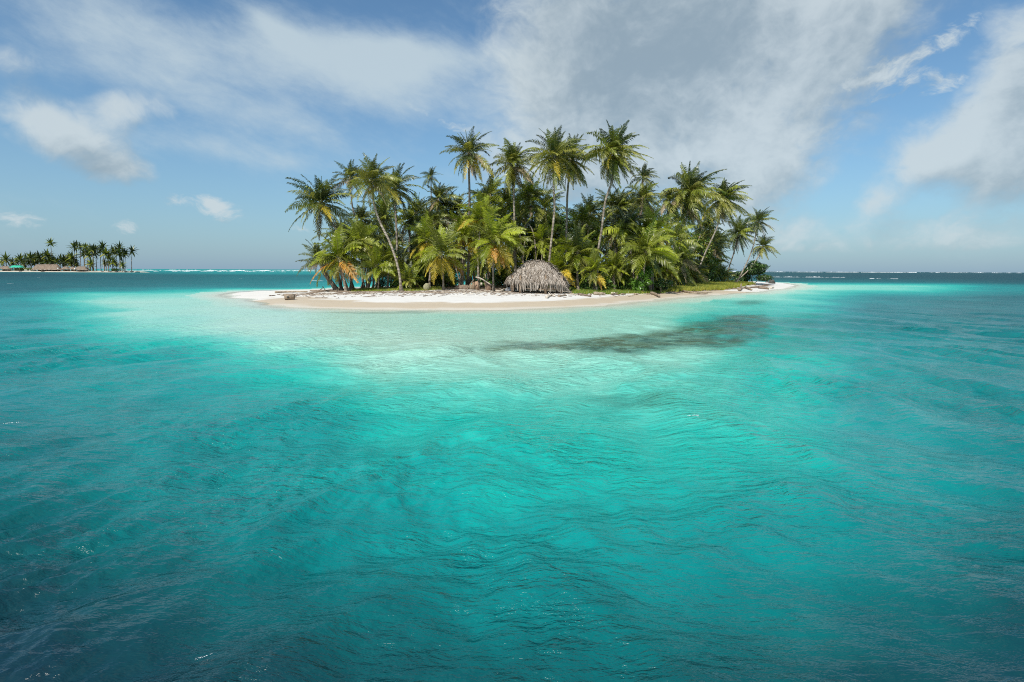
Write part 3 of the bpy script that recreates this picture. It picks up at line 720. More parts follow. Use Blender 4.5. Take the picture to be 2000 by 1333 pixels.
def palm(px, py, rpx, Y, label, path=(), base=None, style='tall', fk='tall', n=26, skirt=0.3, nuts=0, group='coconut palms on the near island', name='coconut_palm', rb=0.17, seed=None, Yb=None, trunkcol=None, top=0.0):
    """px,py: where the fronds meet; rpx: crown radius in photo pixels; path: trunk points below; base: pixel column of the foot"""
    rr = random.Random(seed if seed is not None else int(px * 7 + py * 13))
    ymin = float(np.interp(base if base is not None else px, [1285, 1310, 1340, 1380, 1420, 1470], [60, 70, 84, 95, 102, 108]))
    if px > 1285 and Y < ymin:
        Y = ymin + rr.uniform(0, 3); Yb = None
    crown = at(px, py, Y)
    Yb = Yb or Y
    bx = base if base is not None else px
    foot = at(bx, 560, Yb); foot.z = gz(foot.x, foot.y) - 0.12
    pts = [foot] + [at(a, b, Y + (Yb - Y) * k / (len(path) + 1.0)) for k, (a, b) in zip(range(len(path), 0, -1), path[::-1])] + [crown]
    root = empty(name, foot)
    tag(root, label, 'palm tree', group)
    loc = [p - foot for p in pts]
    if len(loc) == 2:
        L = loc[1]; loc = [loc[0], L * 0.5 + Vector((-L.x * 0.12 + rr.uniform(-.25, .25), rr.uniform(-.3, .3), 0)), loc[1]]
    curve = catmull(loc, 16)
    h = max(1.0, curve[-1].z)
    rads = []
    for i in range(17):
        s = i / 16
        rads.append((rb * (0.62 + 0.75 * math.exp(-s * h / 0.45) + 0.12 * (1 - s))) * (1 + 0.04 * math.sin(i * 2.4)) * (1.25 if i == 16 else 1))
    mb = MB(); mb.tube(curve, rads, 8, 0)
    link('trunk', mb.mesh('trunk', [M[trunkcol] if trunkcol else M['bark']], True), root)
    top_ = curve[-1]
    sc = rpx * Y / FPX / 3.05
    n = int(n * 1.75)
    gap0 = rr.randrange(14)
    for i in range(n):
        u = (i + 0.5) / n
        # upper, spreading and hanging fronds
        ev = 84 - (84 + 36 + 48 * skirt) * u ** 1.2 + rr.uniform(-7, 7)
        ei = min(range(8), key=lambda k: abs(ELEV[k][0] - ev))
        azi = int((i * 6.18 + rr.uniform(-1, 1))) % 16
        if rr.random() < 0.04 or (gap0 <= azi < gap0 + 2 and rr.random() < 0.4): continue
        me_ = frond(fk, azi, ei, rr.randrange(2))
        o = link('frond', me_, root)
        o.location = top_ + Vector((rr.uniform(-.05, .05), rr.uniform(-.05, .05), rr.uniform(-0.12, 0.12) - u * 0.15))
        o.rotation_euler = (rr.uniform(-.15, .15), rr.uniform(-.15, .15), rr.uniform(-.25, .25))
        k_ = sc * rr.uniform(0.78, 1.2) * ((0.70, 0.80, 0.92)[ei] if ei < 3 and fk != 'young' else 1.0) * (0.85 if ei >= 6 else 1)
        o.scale = (k_, k_, k_)
        band = 0 if u < 0.35 else (1 if u < 0.72 else 2)
        c = rr.choice(MIX[style][band])
        o.material_slots[0].link = 'OBJECT'; o.material_slots[0].material = M[c]
        if c in ('dead',):
            tag(o, 'dead brown frond')
        elif c in ('yellow', 'orange'):
            tag(o, 'yellowing frond')
    for i in range(nuts):
        o = link('coconut', COCO, root)
        a = rr.uniform(0, 6.28); o.location = top_ + Vector((math.cos(a) * 0.28, math.sin(a) * 0.28, -0.25 - rr.uniform(0, 0.35)))
        o.rotation_euler = (rr.uniform(-.5, .5), rr.uniform(-.5, .5), 0); o.scale = (1.15,) * 3
    return root

# tall palms, left to right
palm(628, 396, 60, 64, 'leftmost tall coconut palm leaning left with spiky dark crown over the sea', [(640, 425), (662, 462)], 690, 'tall', 'tall', 32, 0.5, 5)
palm(684, 347, 36, 66, 'slim tall palm with small crown and thin curved trunk, second from left', [(685, 372), (690, 412), (706, 452)], 744, 'tall', 'tall', 22, 0.4, 3, rb=0.13)
palm(727, 352, 52, 59, 'tall palm whose long pale trunk leans left above the young palms', [(729, 390), (740, 430), (762, 475), (778, 525)], 784, 'warm', 'tall', 28, 0.45, 6)
palm(770, 368, 54, 68, 'dark full palm with straight dark trunk right of the leaning pale trunk', [(771, 400), (774, 440)], 778, 'darkp', 'tall', 30, 0.45, 4)
palm(842, 345, 21, 88, 'small lone palm crown standing high above the canopy on a thin stem', [(842, 372)], 843, 'tall', 'tall', 18, 0.2, 0, rb=0.12)
palm(916, 298, 50, 64, 'isolated tall palm with slim straight trunk and open star shaped crown', [(916, 340), (917, 400)], 914, 'tall', 'tall', 28, 0.75, 5)
palm(1002, 322, 50, 66, 'bushy tall palm with drooping skirt between the open star palm and the pair', [(1004, 400)], 1008, 'warm', 'tall', 36, 0.9, 4)
palm(1083, 303, 56, 62, 'very tall palm with gently curved pale trunk rising right behind the hut', [(1081, 360), (1083, 405), (1077, 470)], 1066, 'warm', 'tall', 36, 0.8, 8)
palm(1116, 312, 50, 65, 'tall palm close right of the one behind the hut, crown overlapping it', [(1109, 370), (1107, 420)], 1104, 'warm', 'tall', 32, 0.9, 4)
palm(1199, 298, 56, 61, 'tallest thick crowned palm with S curved pale trunk and golden skirt', [(1196, 350), (1182, 395), (1175, 450), (1165, 510)], 1160, 'warm', 'windy', 42, 0.95, 6)
palm(1256, 345, 27, 70, 'ragged wind torn palm top above the crown right of the tallest palm', [(1252, 400)], 1247, 'tall', 'windy', 18, 0.3, 0)
palm(1257, 385, 38, 67, 'drooping palm right beneath the ragged wind torn top', [(1250, 440)], 1244, 'warm', 'windy', 30, 0.9, 2)
palm(1308, 392, 28, 76, 'small dark windblown palm left of the broad windswept pair', [(1304, 440)], 1300, 'darkp', 'windy', 22, 0.8, 0)
palm(1346, 378, 62, 66, 'broad windswept palm with heavy crown blown to the right', [(1340, 430), (1328, 480)], 1318, 'warm', 'windy', 44, 1.0, 4)
palm(1411, 388, 48, 72, 'windswept palm right of the broad one with long drooping golden skirt', [(1402, 440), (1375, 500)], 1352, 'warm', 'windy', 40, 1.0, 2)
palm(1443, 456, 38, 88, 'dark drooping palm standing apart left of the two leaning end palms', [(1433, 495), (1422, 530)], 1420, 'darkp', 'windy', 30, 1.0, 0)
palm(1481, 432, 29, 104, 'upper of two thin palms leaning right at the island end', [(1472, 478), (1458, 515)], 1436, 'tall', 'windy', 24, 0.9, 0, rb=0.16, Yb=100)
palm(1490, 481, 26, 104, 'lower of two thin palms leaning far right at the island end', [(1478, 507), (1460, 530)], 1428, 'tall', 'windy', 22, 0.6, 0, rb=0.16, Yb=100)
# upper canopy crowns behind
for (a, b_, r_, Yv, st, l) in [
        (706, 428, 34, 72, 'darkp', 'upright dark palm just below the slim second palm'),
        (745, 432, 40, 74, 'darkp', 'dark palm crown behind the leaning pale trunk'),
        (856, 388, 36, 72, 'tall', 'spiky palm directly below the small lone crown'),
        (800, 428, 38, 74, 'darkp', 'dark palm crown between the straight dark trunk and the spiky palm'),
        (893, 412, 40, 74, 'darkp', 'dark palm crown left of the isolated star palm trunk'),
        (948, 400, 42, 74, 'darkp', 'dark palm crown right of the isolated star palm trunk'),
        (1040, 395, 46, 76, 'darkp', 'dark palm crown left of the curved pale trunk behind the hut'),
        (1150, 418, 40, 74, 'darkp', 'spiky palm in the gap between the tall pair and the tallest palm'),
        (1212, 405, 42, 74, 'darkp', 'dark palm crown under the golden skirt of the tallest palm'),
        (1226, 448, 48, 66, 'greeny', 'arching green palm right of the S curved trunk'),
        (1290, 445, 34, 76, 'darkp', 'dark palm crown in the notch left of the broad windswept palm'),
        (1378, 445, 36, 80, 'darkp', 'dark palm crown filling between the two windswept palms'),
        (1398, 478, 34, 84, 'tall', 'palm crown below the golden skirt near the island end')]:
    palm(a, b_, r_, Yv, l, (), a + random.uniform(-14, 14), st, 'windy' if a > 1200 else 'tall', 28, 0.7)
LM = [('the leaning pale trunk', 752, 455), ('the slim second palm trunk', 703, 440), ('the isolated star palm trunk', 917, 385), ('the curved trunk behind the hut', 1080, 420), ('the S curved trunk', 1178, 430),
      ('the large yellow trunked young palm', 963, 480), ('the gold fronded young palm', 862, 500), ('the thatched hut', 1046, 535), ('the bright leafy shrub', 1256, 548), ('the large arching green palm', 1262, 492),
      ('the broad windswept palm', 1346, 400), ('the vine column', 1374, 520), ('the grass strip', 1380, 556), ('the leftmost yellow palm', 662, 503), ('the straight dark trunk', 773, 430), ('the wrecked shelter', 944, 555), ('the mossy boulder', 833, 558)]
LMF = [('the green roof', 29, 521), ('the long thatched roof', 87, 521), ('the round topped distant hut', 125, 523), ('the lone very tall distant palm', 99, 492), ('the dark sagging hut', 154, 523),
       ('the highest open stand palm', 149, 478), ('the lone tip palm', 258, 491), ('the tall middle palm of the right group', 200, 483), ('the olive crown of the right group', 233, 497), ('the short spiky distant palm', 178, 517)]
USED = set()
DIRS = ['right of', 'above right of', 'above', 'above left of', 'left of', 'below left of', 'below', 'below right of']
def placed(what, px, py, lms):
    for ring in ('just', 'a little', 'some way', 'farther'):
        for nm, a, b_ in sorted(lms, key=lambda q: (q[1] - px) ** 2 + (q[2] - py) ** 2)[:4]:
            an = math.atan2(-(py - b_), px - a); d = DIRS[int(round(an / (math.pi / 4))) % 8]
            l = what + ' ' + ring + ' ' + d + ' ' + nm
            if l not in USED: USED.add(l); return l
    return what
# shaded middle of the grove
GRP = 'shaded palms packed in the middle of the grove'
LAB = 'dark shaded coconut palm packed in the middle of the grove'
mid = [(690, 470), (720, 480), (752, 470), (785, 478), (815, 470), (842, 440), (870, 448), (905, 450), (925, 440), (985, 420), (1020, 430), (1052, 440), (1088, 450), (1120, 455),
       (1150, 470), (1185, 465), (1205, 490), (1248, 480), (1280, 490), (1310, 470), (1335, 500), (1360, 480), (1010, 470), (1045, 480), (990, 455), (1085, 490), (820, 505), (905, 490),
       (1378, 505), (1185, 510), (1235, 515), (770, 510), (935, 480), (1300, 510), (760, 418), (808, 408), (832, 424), (872, 404), (938, 424), (966, 388), (1028, 378), (1060, 402), (1130, 442), (1160, 448), (1190, 432), (1236, 418), (1276, 432), (1330, 432), (668, 452), (1200, 400), (985, 400)]
for i, (a, b_) in enumerate(mid):
    a += random.uniform(-8, 8); b_ += random.uniform(-8, 8)
    Yv = random.uniform(68, 84) + (8 if a > 1330 else 0) - (4 if a < 760 else 0)
    palm(a, b_, random.uniform(34, 44), Yv, placed('dark shaded palm', a, b_, LM), (), a + random.uniform(-22, 22), random.choice(['darkp', 'greeny']), 'tall', 21, 0.6, 0, GRP, rb=0.12)
low = [(775, 535), (800, 520), (830, 528), (850, 540), (885, 520), (925, 520), (945, 508), (985, 520), (1020, 505), (1050, 510), (1075, 515), (1110, 530), (1145, 525), (1180, 540),
       (1215, 535), (1235, 545), (1280, 535), (1320, 540), (1345, 515), (1365, 535), (875, 475), (960, 500), (715, 505), (745, 545), (1000, 500), (1060, 470), (1100, 480), (1200, 455), (1240, 500)]
for i, (a, b_) in enumerate(low):
    Yv = random.uniform(65, 76) + (8 if a > 1330 else 0)
    palm(a + random.uniform(-6, 6), b_, random.uniform(28, 38), Yv, placed('low palm', a, b_, LM), (), a, random.choice(['darkp', 'greeny']), 'young', 12, 0.35, 0, 'low palms in the undergrowth', rb=0.09)
# young bright palms along the front
yl = 'young palms along the front edge of the grove'
palm(662, 503, 54, 60, 'yellow green young palm at the left end of the grove', [(668, 530)], 676, 'yellowy', 'young', 24, 0.6, 0, yl, rb=0.15)
palm(622, 506, 38, 66, 'dark spiky palm poking out left behind the yellow green one', [(640, 540)], 658, 'darkp', 'tall', 22, 0.3, 0, rb=0.16)
palm(700, 470, 40, 62, 'green young palm just above right of the leftmost yellow one', [(690, 515)], 684, 'young', 'young', 22, 0.5, 0, yl)
palm(735, 520, 40, 61, 'short bright green palm with upright fronds left of the leaning pale trunk', (), 738, 'young', 'young', 16, 0.0, 0, yl, rb=0.09)
palm(762, 508, 34, 62, 'small green palm tucked against the foot of the leaning pale trunk', (), 757, 'greeny', 'young', 18, 0.2, 0, yl, rb=0.14)
palm(800, 545, 30, 61, 'low seedling palm on the sand right of the leaning pale trunk', (), 802, 'greeny', 'young', 14, 0.0, 0, yl, rb=0.07)
palm(862, 496, 52, 60, 'young palm with gold hanging fronds between two green neighbours', [(865, 530)], 866, 'yellowy', 'young', 24, 0.6, 0, yl, rb=0.13)
palm(832, 470, 40, 63, 'green palm above left of the gold fronded young palm', (), 838, 'young', 'young', 20, 0.3, 0, yl)
palm(905, 462, 44, 63, 'arching green palm left of the tall yellow trunked young palm', (), 902, 'young', 'young', 22, 0.4, 0, yl)
palm(963, 472, 58, 58.5, 'large bright young palm with yellow trunk and orange old fronds', [(963, 520)], 964, 'yellowy', 'young', 26, 0.75, 0, yl, rb=0.13)
palm(940, 430, 42, 62, 'bright green palm crown above the large yellow trunked one', (), 935, 'young', 'young', 22, 0.3, 0, yl)
palm(1002, 468, 34, 64, 'green palm behind right of the large yellow trunked one', (), 1006, 'greeny', 'young', 20, 0.5, 0, yl)
palm(1128, 492, 46, 62, 'tall fronded green palm rising right of the thatched hut', (), 1130, 'greeny', 'young', 22, 0.3, 0, yl)
palm(1090, 528, 40, 63, 'green palm peeping over the ridge of the thatched hut', (), 1092, 'young', 'young', 16, 0.0, 0, yl, rb=0.1)
palm(1160, 528, 32, 60, 'yellow green low palm with short pale trunk right of the hut', [(1162, 545)], 1168, 'yellowy', 'young', 20, 0.5, 0, yl, rb=0.1)
palm(1200, 520, 34, 64, 'low green palm beneath the S curved trunk', (), 1202, 'greeny', 'young', 18, 0.4, 0, yl)
palm(1262, 492, 52, 62, 'large arching green palm behind the leafy shrub', (), 1255, 'greeny', 'young', 26, 0.5, 0, yl)
palm(1270, 455, 46, 66, 'feathery green palm with upright fronds above the large arching one', (), 1275, 'young', 'young', 20, 0.2, 0, yl)
palm(1303, 528, 36, 63, 'low yellow green palm right of the leafy shrub', (), 1300, 'young', 'young', 20, 0.4, 0, yl, rb=0.1)
palm(1347, 532, 34, 68, 'low drooping olive palm behind the grass strip', (), 1345, 'warm', 'windy', 24, 0.7, 0, yl, rb=0.1)
palm(1322, 505, 36, 68, 'green palm above left of the drooping olive palm', (), 1325, 'greeny', 'windy', 22, 0.6, 0, yl)
palm(1393, 472, 22, 84, 'small vivid lime yellow palm crown caught in the sun', [(1396, 500)], 1400, 'yellowy', 'young', 18, 0.3, 0, yl, rb=0.08)
palm(1408, 538, 28, 80, 'low olive palm near the right end of the grass strip', (), 1406, 'warm', 'windy', 20, 0.6, 0, yl, rb=0.1)
palm(1385, 520, 30, 78, 'green palm beside the vine covered trunk', (), 1387, 'greeny', 'windy', 20, 0.6, 0, yl)

# leaning trunks at the left end and inside the grove, their few fronds lost in the canopy
def pole(name, pix, Y, r0, label, group=None, nf=6):
    rr = random.Random(int(pix[0][0] * 3 + Y)); foot = at(*pix[0], Y); foot.z = gz(foot.x, foot.y) - 0.08
    root = empty(name, foot); tag(root, label, 'palm tree', group)
    pts = [Vector((0, 0, 0))] + [at(a, b, Y) - foot for a, b in pix[1:]]
    mb = MB(); c = catmull(pts, 10); r1 = r0 * 0.7
    mb.tube(c, [r0 + (r1 - r0) * i / 10 + 0.5 * r0 * math.exp(-i * 0.9) for i in range(11)], 8)
    link('trunk', mb.mesh('trunk', [M['bark']], True), root)
    for i in range(nf):
        o = link('frond', frond('tall', (i * 5 + rr.randrange(3)) % 16, rr.choice([1, 2, 3, 4]), 0), root, c[-1])
        k_ = rr.uniform(.5, .8); o.scale = (k_,) * 3
        o.material_slots[0].link = 'OBJECT'; o.material_slots[0].material = M[rr.choice(['dark', 'mid', 'dark'])]
pole('slim_palm', [(660, 568), (647, 552), (634, 535), (628, 520)], 61, 0.26, 'thick crooked grey trunk at the very left end of the grove')
pole('slim_palm', [(668, 567), (662, 545), (655, 522)], 62.5, 0.19, 'dark trunk right beside the crooked one at the left end')
pole('slim_palm', [(680, 568), (672, 548), (665, 530), (667, 515)], 60.5, 0.17, 'brown leaning trunk third from the left end')
pole('slim_palm', [(712, 566), (708, 545), (706, 515)], 66, 0.15, 'slim shaded trunk left of the short bright palm')
pole('slim_palm', [(718, 566), (723, 545), (722, 510)], 68, 0.16, 'slim shaded trunk right next to its twin by the short bright palm')
pole('slim_palm', [(728, 566), (730, 545), (727, 515)], 67, 0.13, 'thin dark trunk behind the short bright palm')
TG = 'thin palm stems in the shaded grove'
for (p, Yv) in [([(905, 568), (897, 545), (885, 505)], 66), ([(917, 566), (920, 535), (916, 470)], 67), ([(926, 566), (925, 530), (928, 480)], 68), ([(1005, 566), (1005, 530), (1000, 470), (1003, 440)], 69),
                ([(1026, 566), (1022, 520), (1016, 460), (1008, 430)], 70), ([(1048, 560), (1047, 500), (1040, 450), (1020, 425)], 68), ([(1195, 566), (1200, 520), (1210, 455)], 67), ([(1212, 566), (1214, 540), (1220, 500)], 68),
                ([(1338, 560), (1352, 500), (1368, 460)], 90), ([(1345, 560), (1362, 505), (1384, 470)], 92), ([(895, 566), (900, 540), (905, 500)], 70), ([(940, 566), (938, 530), (935, 490)], 69)]:
    pole('slim_palm', p, Yv, 0.10 * Yv / 68, placed('thin pale palm stem', p[1][0], p[1][1], LM), TG, 4)

# ------------------------------------------------------------------ broad leaved plants
def leaf_cloud(blobs, nl, size, seed, mats, name='foliage'):
    r_ = np.random.default_rng(seed)
    wts = np.array([b[3] * b[4] * b[5] for b in blobs]) ** 0.7; wts /= wts.sum()
    k = r_.choice(len(blobs), nl, p=wts)
    B = np.array(blobs)[k]
    d = r_.normal(size=(nl, 3)); d /= np.linalg.norm(d, axis=1)[:, None]
    rad = r_.random(nl) ** 0.4
    C = B[:, :3] + d * rad[:, None] * B[:, 3:6] * (1 + 0.25 * r_.normal(size=(nl, 1)) * (r_.random((nl, 1)) > 0.7))
    C[:, 2] = np.maximum(C[:, 2], 0.04)
    nrm = d + r_.normal(0, 0.6, (nl, 3)) + np.array([0, 0, 0.5]); nrm /= np.linalg.norm(nrm, axis=1)[:, None]
    a = np.cross(nrm, r_.normal(size=(nl, 3))); a /= np.linalg.norm(a, axis=1)[:, None]
    b = np.cross(nrm, a)
    s = size * r_.uniform(0.6, 1.4, (nl, 1))
    V = np.stack([C - a * s, C + b * s * 0.45 - a * 0.1 * s, C + a * s - nrm * s * 0.25, C - b * s * 0.45 - a * 0.1 * s], 1).reshape(-1, 3)
    F = np.arange(nl * 4).reshape(nl, 4)
    mi = r_.choice(len(mats), nl)
    return mesh_np(name, V, F, mats, False, mi)
def shrub(px, Y, wid, hgt, nl, label, mats, size=0.12, seed=1, group=None, cat='shrub', name='leafy_shrub', stems=5, base_z=None, low=0.0):
    p = at(px, 560, Y); z = gz(p.x, p.y); rr = random.Random(seed)
    root = empty(name, (p.x, p.y, z)); tag(root, label, cat, group)
    blobs = []
    for i in range(9):
        f = rr.random()
        blobs.append([rr.uniform(-.5, .5) * wid * (1 - 0.45 * f), rr.uniform(-.35, .35) * wid, low + (hgt - low) * (0.12 + 0.72 * f), wid * rr.uniform(.16, .28), wid * rr.uniform(.16, .26), hgt * rr.uniform(.12, .22)])
    link('foliage', leaf_cloud(blobs, nl, size, seed, mats), root)
    mb = MB()
    for i in range(stems):
        b = blobs[i]
        mb.tube([(rr.uniform(-.12, .12) * wid * .5, rr.uniform(-.1, .1), -0.05), (b[0] * 0.5, b[1] * 0.5, b[2] * 0.55), (b[0], b[1], b[2])], [0.05 * hgt ** .5, 0.035, 0.015], 5)
    link('stems', mb.mesh('stems', [M['bark']], True), root)
    return root
shrub(1468, 104, 6.4, 4.3, 6500, 'dark rounded shrub at the right end of the grove under the leaning palms', [M['leafd'], M['leafd'], M['leafm']], 0.19, 31)
shrub(1256, 62, 2.2, 2.6, 2400, 'bright green leafy shrub at the edge of the beach', [M['leafb'], M['leafm'], M['leafb']], 0.13, 32)
shrub(1272, 63.5, 2.6, 4.4, 2600, 'taller climbing shrub behind the bright green one', [M['leafm'], M['leafb'], M['leafm']], 0.12, 33, low=1.5)
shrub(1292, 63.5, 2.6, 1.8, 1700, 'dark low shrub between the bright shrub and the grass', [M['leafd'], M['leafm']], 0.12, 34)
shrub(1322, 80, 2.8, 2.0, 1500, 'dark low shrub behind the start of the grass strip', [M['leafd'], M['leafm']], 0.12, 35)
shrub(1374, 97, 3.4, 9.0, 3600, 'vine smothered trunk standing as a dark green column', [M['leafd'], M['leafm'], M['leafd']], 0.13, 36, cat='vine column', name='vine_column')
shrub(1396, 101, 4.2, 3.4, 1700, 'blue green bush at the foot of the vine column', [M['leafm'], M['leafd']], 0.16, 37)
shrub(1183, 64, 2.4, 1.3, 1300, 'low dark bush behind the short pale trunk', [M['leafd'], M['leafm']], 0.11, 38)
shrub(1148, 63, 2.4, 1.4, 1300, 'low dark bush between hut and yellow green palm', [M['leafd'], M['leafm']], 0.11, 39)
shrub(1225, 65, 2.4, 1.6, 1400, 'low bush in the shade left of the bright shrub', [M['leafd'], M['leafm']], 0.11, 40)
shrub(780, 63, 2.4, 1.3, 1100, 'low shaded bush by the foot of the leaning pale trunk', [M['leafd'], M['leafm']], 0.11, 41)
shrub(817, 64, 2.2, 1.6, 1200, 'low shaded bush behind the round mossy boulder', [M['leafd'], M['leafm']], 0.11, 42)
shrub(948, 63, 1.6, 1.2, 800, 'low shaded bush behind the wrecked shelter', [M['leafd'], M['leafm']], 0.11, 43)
shrub(1070, 74, 6.0, 10.5, 9000, 'broad leaved tree rising dark behind the curved pale palm trunk', [M['leafd'], M['leafd'], M['leafm']], 0.17, 44, cat='tree', name='broadleaf_tree', low=3.0)
shrub(1135, 76, 5.0, 9.0, 6500, 'broad leaved tree in the gap right of the tall palm pair', [M['leafd'], M['leafm'], M['leafd']], 0.17, 45, cat='tree', name='broadleaf_tree', low=3.0)
shrub(1350, 92, 5.5, 8.5, 5500, 'broad leaved tree below the broad windswept palm', [M['leafm'], M['leafd'], M['olive']], 0.17, 46, cat='tree', name='broadleaf_tree', low=3.0)
shrub(820, 78, 5.0, 7.5, 5200, 'broad leaved tree behind the young palms in the left half', [M['leafd'], M['leafd'], M['leafm']], 0.17, 47, cat='tree', name='broadleaf_tree', low=2.5)

# undergrowth mass filling the shade
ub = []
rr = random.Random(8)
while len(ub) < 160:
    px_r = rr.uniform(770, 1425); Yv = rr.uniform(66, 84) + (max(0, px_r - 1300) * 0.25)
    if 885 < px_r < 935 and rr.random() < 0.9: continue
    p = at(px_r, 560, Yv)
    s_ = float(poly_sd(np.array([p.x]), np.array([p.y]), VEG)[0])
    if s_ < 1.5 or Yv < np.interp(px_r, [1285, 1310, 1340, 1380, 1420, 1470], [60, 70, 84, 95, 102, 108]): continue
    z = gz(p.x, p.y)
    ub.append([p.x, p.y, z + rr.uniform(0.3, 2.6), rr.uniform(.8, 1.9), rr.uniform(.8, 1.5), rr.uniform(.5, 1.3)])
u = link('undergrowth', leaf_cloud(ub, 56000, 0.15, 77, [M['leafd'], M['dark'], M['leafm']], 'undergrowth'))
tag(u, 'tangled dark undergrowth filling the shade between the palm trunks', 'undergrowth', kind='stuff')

# ------------------------------------------------------------------ grass
M['grass'] = leaf_mat('beach_grass', (0.28, 0.30, 0.035), (0.42, 0.38, 0.06), 0.3, 0.6)
M['grass2'] = leaf_mat('beach_grass_green', (0.09, 0.17, 0.03), (0.18, 0.26, 0.04), 0.3, 0.6)
def grass(poly, n, h, label, mats, seed):
    P = np.array([tuple(onz(a, b, 0.6).xy) for a, b in poly]); r_ = np.random.default_rng(seed)
    lo, hi = P.min(0), P.max(0); pts = []
    tot = 0
    while tot < n:
        q = r_.uniform(lo, hi, (n * 3, 2)); s_ = poly_sd(q[:, 0] + (fbm(q[:, 0], q[:, 1], 3, seed) - .5) * 1.6, q[:, 1] + (fbm(q[:, 0], q[:, 1], 3, seed + 3) - .5) * 3.0, P); q = q[s_ > 0]
        pts.append(q); tot += len(q)
    q = np.concatenate(pts)[:n]; z = island_h(q[:, 0], q[:, 1])
    B = np.stack([q[:, 0], q[:, 1], z - 0.03], 1)
    a = r_.uniform(0, 6.28, n); hh = h * r_.uniform(.4, 1.2, n) * (0.6 + 0.8 * fbm(q[:, 0] * 1.1, q[:, 1] * 1.1, 3, 7))
    wv = np.stack([np.cos(a), np.sin(a), 0 * a], 1) * 0.022
    ln = np.stack([r_.normal(.25, .35, n) * hh, r_.normal(0, .35, n) * hh, hh], 1)
    V = np.stack([B - wv, B + wv, B + ln], 1).reshape(-1, 3)
    me = mesh_np('grass', V, np.arange(n * 3).reshape(n, 3), mats, False, r_.choice(len(mats), n))
    tag(link('grass', me), label, 'grass', kind='stuff')
grass([(1290, 566), (1330, 564.5), (1400, 561), (1452, 555.5), (1470, 553), (1440, 551), (1380, 553.5), (1330, 557), (1290, 560)], 90000, 0.55, 'strip of yellow green grass along the top of the beach at right', [M['grass'], M['grass'], M['grass2']], 5)
grass([(1120, 570), (1180, 569.5), (1240, 568), (1292, 566.5), (1290, 561), (1200, 562), (1120, 563)], 30000, 0.36, 'low green ground cover at the beach edge right of the hut', [M['grass2'], M['leafb'], M['grass']], 6)
grass([(690, 567.5), (790, 567), (860, 567), (860, 563), (690, 563)], 9000, 0.25, 'thin grass in the shade under the left palms', [M['grass'], M['grass2']], 9)

# ------------------------------------------------------------------ thatched hut
hc = at(1046, 560, 58.2); hz = gz(hc.x, hc.y)
hut = empty('thatched_hut', (hc.x, hc.y, hz)); tag(hut, 'low hut of bleached palm thatch with ragged fringe reaching the sand', 'hut')
HA, HBk, ZE, ZT = 3.1, 2.3, 1.2, 3.1
def roof_pt(a, r, dz=0.0):
    # ridge runs a short way along x
    rx = 0.30
    x = math.copysign(rx, math.cos(a)) * min(1, abs(math.cos(a)) * 3) * (1 - 0.0) * (1 - r * 0.0)
    x = x + (HA - rx) * math.cos(a) * r
    y = HBk * math.sin(a) * r
    z = ZT - (ZT - ZE) * (r ** 1.75) + 0.16 * mnoise.noise(Vector((math.cos(a) * r * 2.2, math.sin(a) * r * 2.2, 5.0))) - (0.18 if (a % 6.283) > 5.4 else 0) * r
    return Vector((x + 0.08, y, z + dz))
mb = MB()
NA, NR = 36, 7
for j in range(NR + 1):
    for i in range(NA):
        mb.v.append(tuple(roof_pt(2 * math.pi * i / NA, max(0.02, j / NR), -0.08)))
for j in range(NR):
    for i in range(NA):
        i2 = (i + 1) % NA; mb.f.append([j * NA + i, j * NA + i2, (j + 1) * NA + i2, (j + 1) * NA + i]); mb.mi.append(0)
mb.f.append([i for i in range(NA)]); mb.mi.append(0)
link('roof_bed', mb.mesh('roof_bed', [M['thatch2']], True), hut)
mb = MB(); rr = random.Random(4)
def strand(mb, p, d, L, wd, sag, mi=0, curl=0.0):
    d = d.normalized(); sd = d.cross(Vector((0, 0, 1)))
    if sd.length < 0.1: sd = Vector((1, 0, 0))
    sd = (sd.normalized() + Vector((rr.uniform(-.4, .4), rr.uniform(-.4, .4), rr.uniform(-.4, .4)))).normalized()
    m1 = p + d * L * 0.5 + Vector((rr.uniform(-.02, .02), 0, 0)); e = m1 + (d + Vector((curl, 0, -sag))).normalized() * L * 0.5
    w_ = sd * wd * 0.5
    mb.add([p - w_, p + w_, m1 + w_, m1 - w_, e], [(0, 1, 2, 3), (3, 2, 4)], mi)
for i in range(6800):
    a = rr.uniform(0, 2 * math.pi); r = rr.random() ** 0.6 * 0.98
    if math.sin(a) > 0.5 and rr.random() < 0.6: a = -a
    p = roof_pt(a, r, rr.uniform(-0.04, 0.13)); q = roof_pt(a + rr.gauss(0, 0.16), min(1.15, r + 0.2), 0)
    d = (q - p) + Vector((rr.gauss(0, .05), rr.gauss(0, .05), rr.uniform(-.02, .06)))
    strand(mb, p, d, rr.uniform(0.35, 0.9), rr.uniform(0.03, 0.075), 0.2, 0 if rr.random() < 0.68 else 1)
o = link('roof_thatch', mb.mesh('roof_thatch', [M['thatch'], M['thatch2']]), hut); o['kind'] = 'stuff'
mb = MB()   # ridge capping of loose crossed leaves, heavier down the right hip
for i in range(520):
    f = rr.random()
    c = Vector((-0.75, -0.1, ZT + 0.02)).lerp(Vector((0.5, -0.15, ZT + 0.08)), f) if i < 300 else roof_pt(-0.35 + rr.gauss(0, .05), f, 0.12)
    d = Vector((rr.gauss(0.5 if i >= 300 else 0, 1), rr.gauss(0, .7) - 0.4, rr.gauss(-0.35, .3)))
    strand(mb, c + Vector((0, 0, rr.uniform(-.06, .1))), d, rr.uniform(0.4, 0.8), rr.uniform(.04, .07), 0.3, 0 if rr.random() < 0.65 else 1)
o = link('ridge_capping', mb.mesh('ridge_capping', [M['thatch'], M['thatch2']]), hut); o['kind'] = 'stuff'
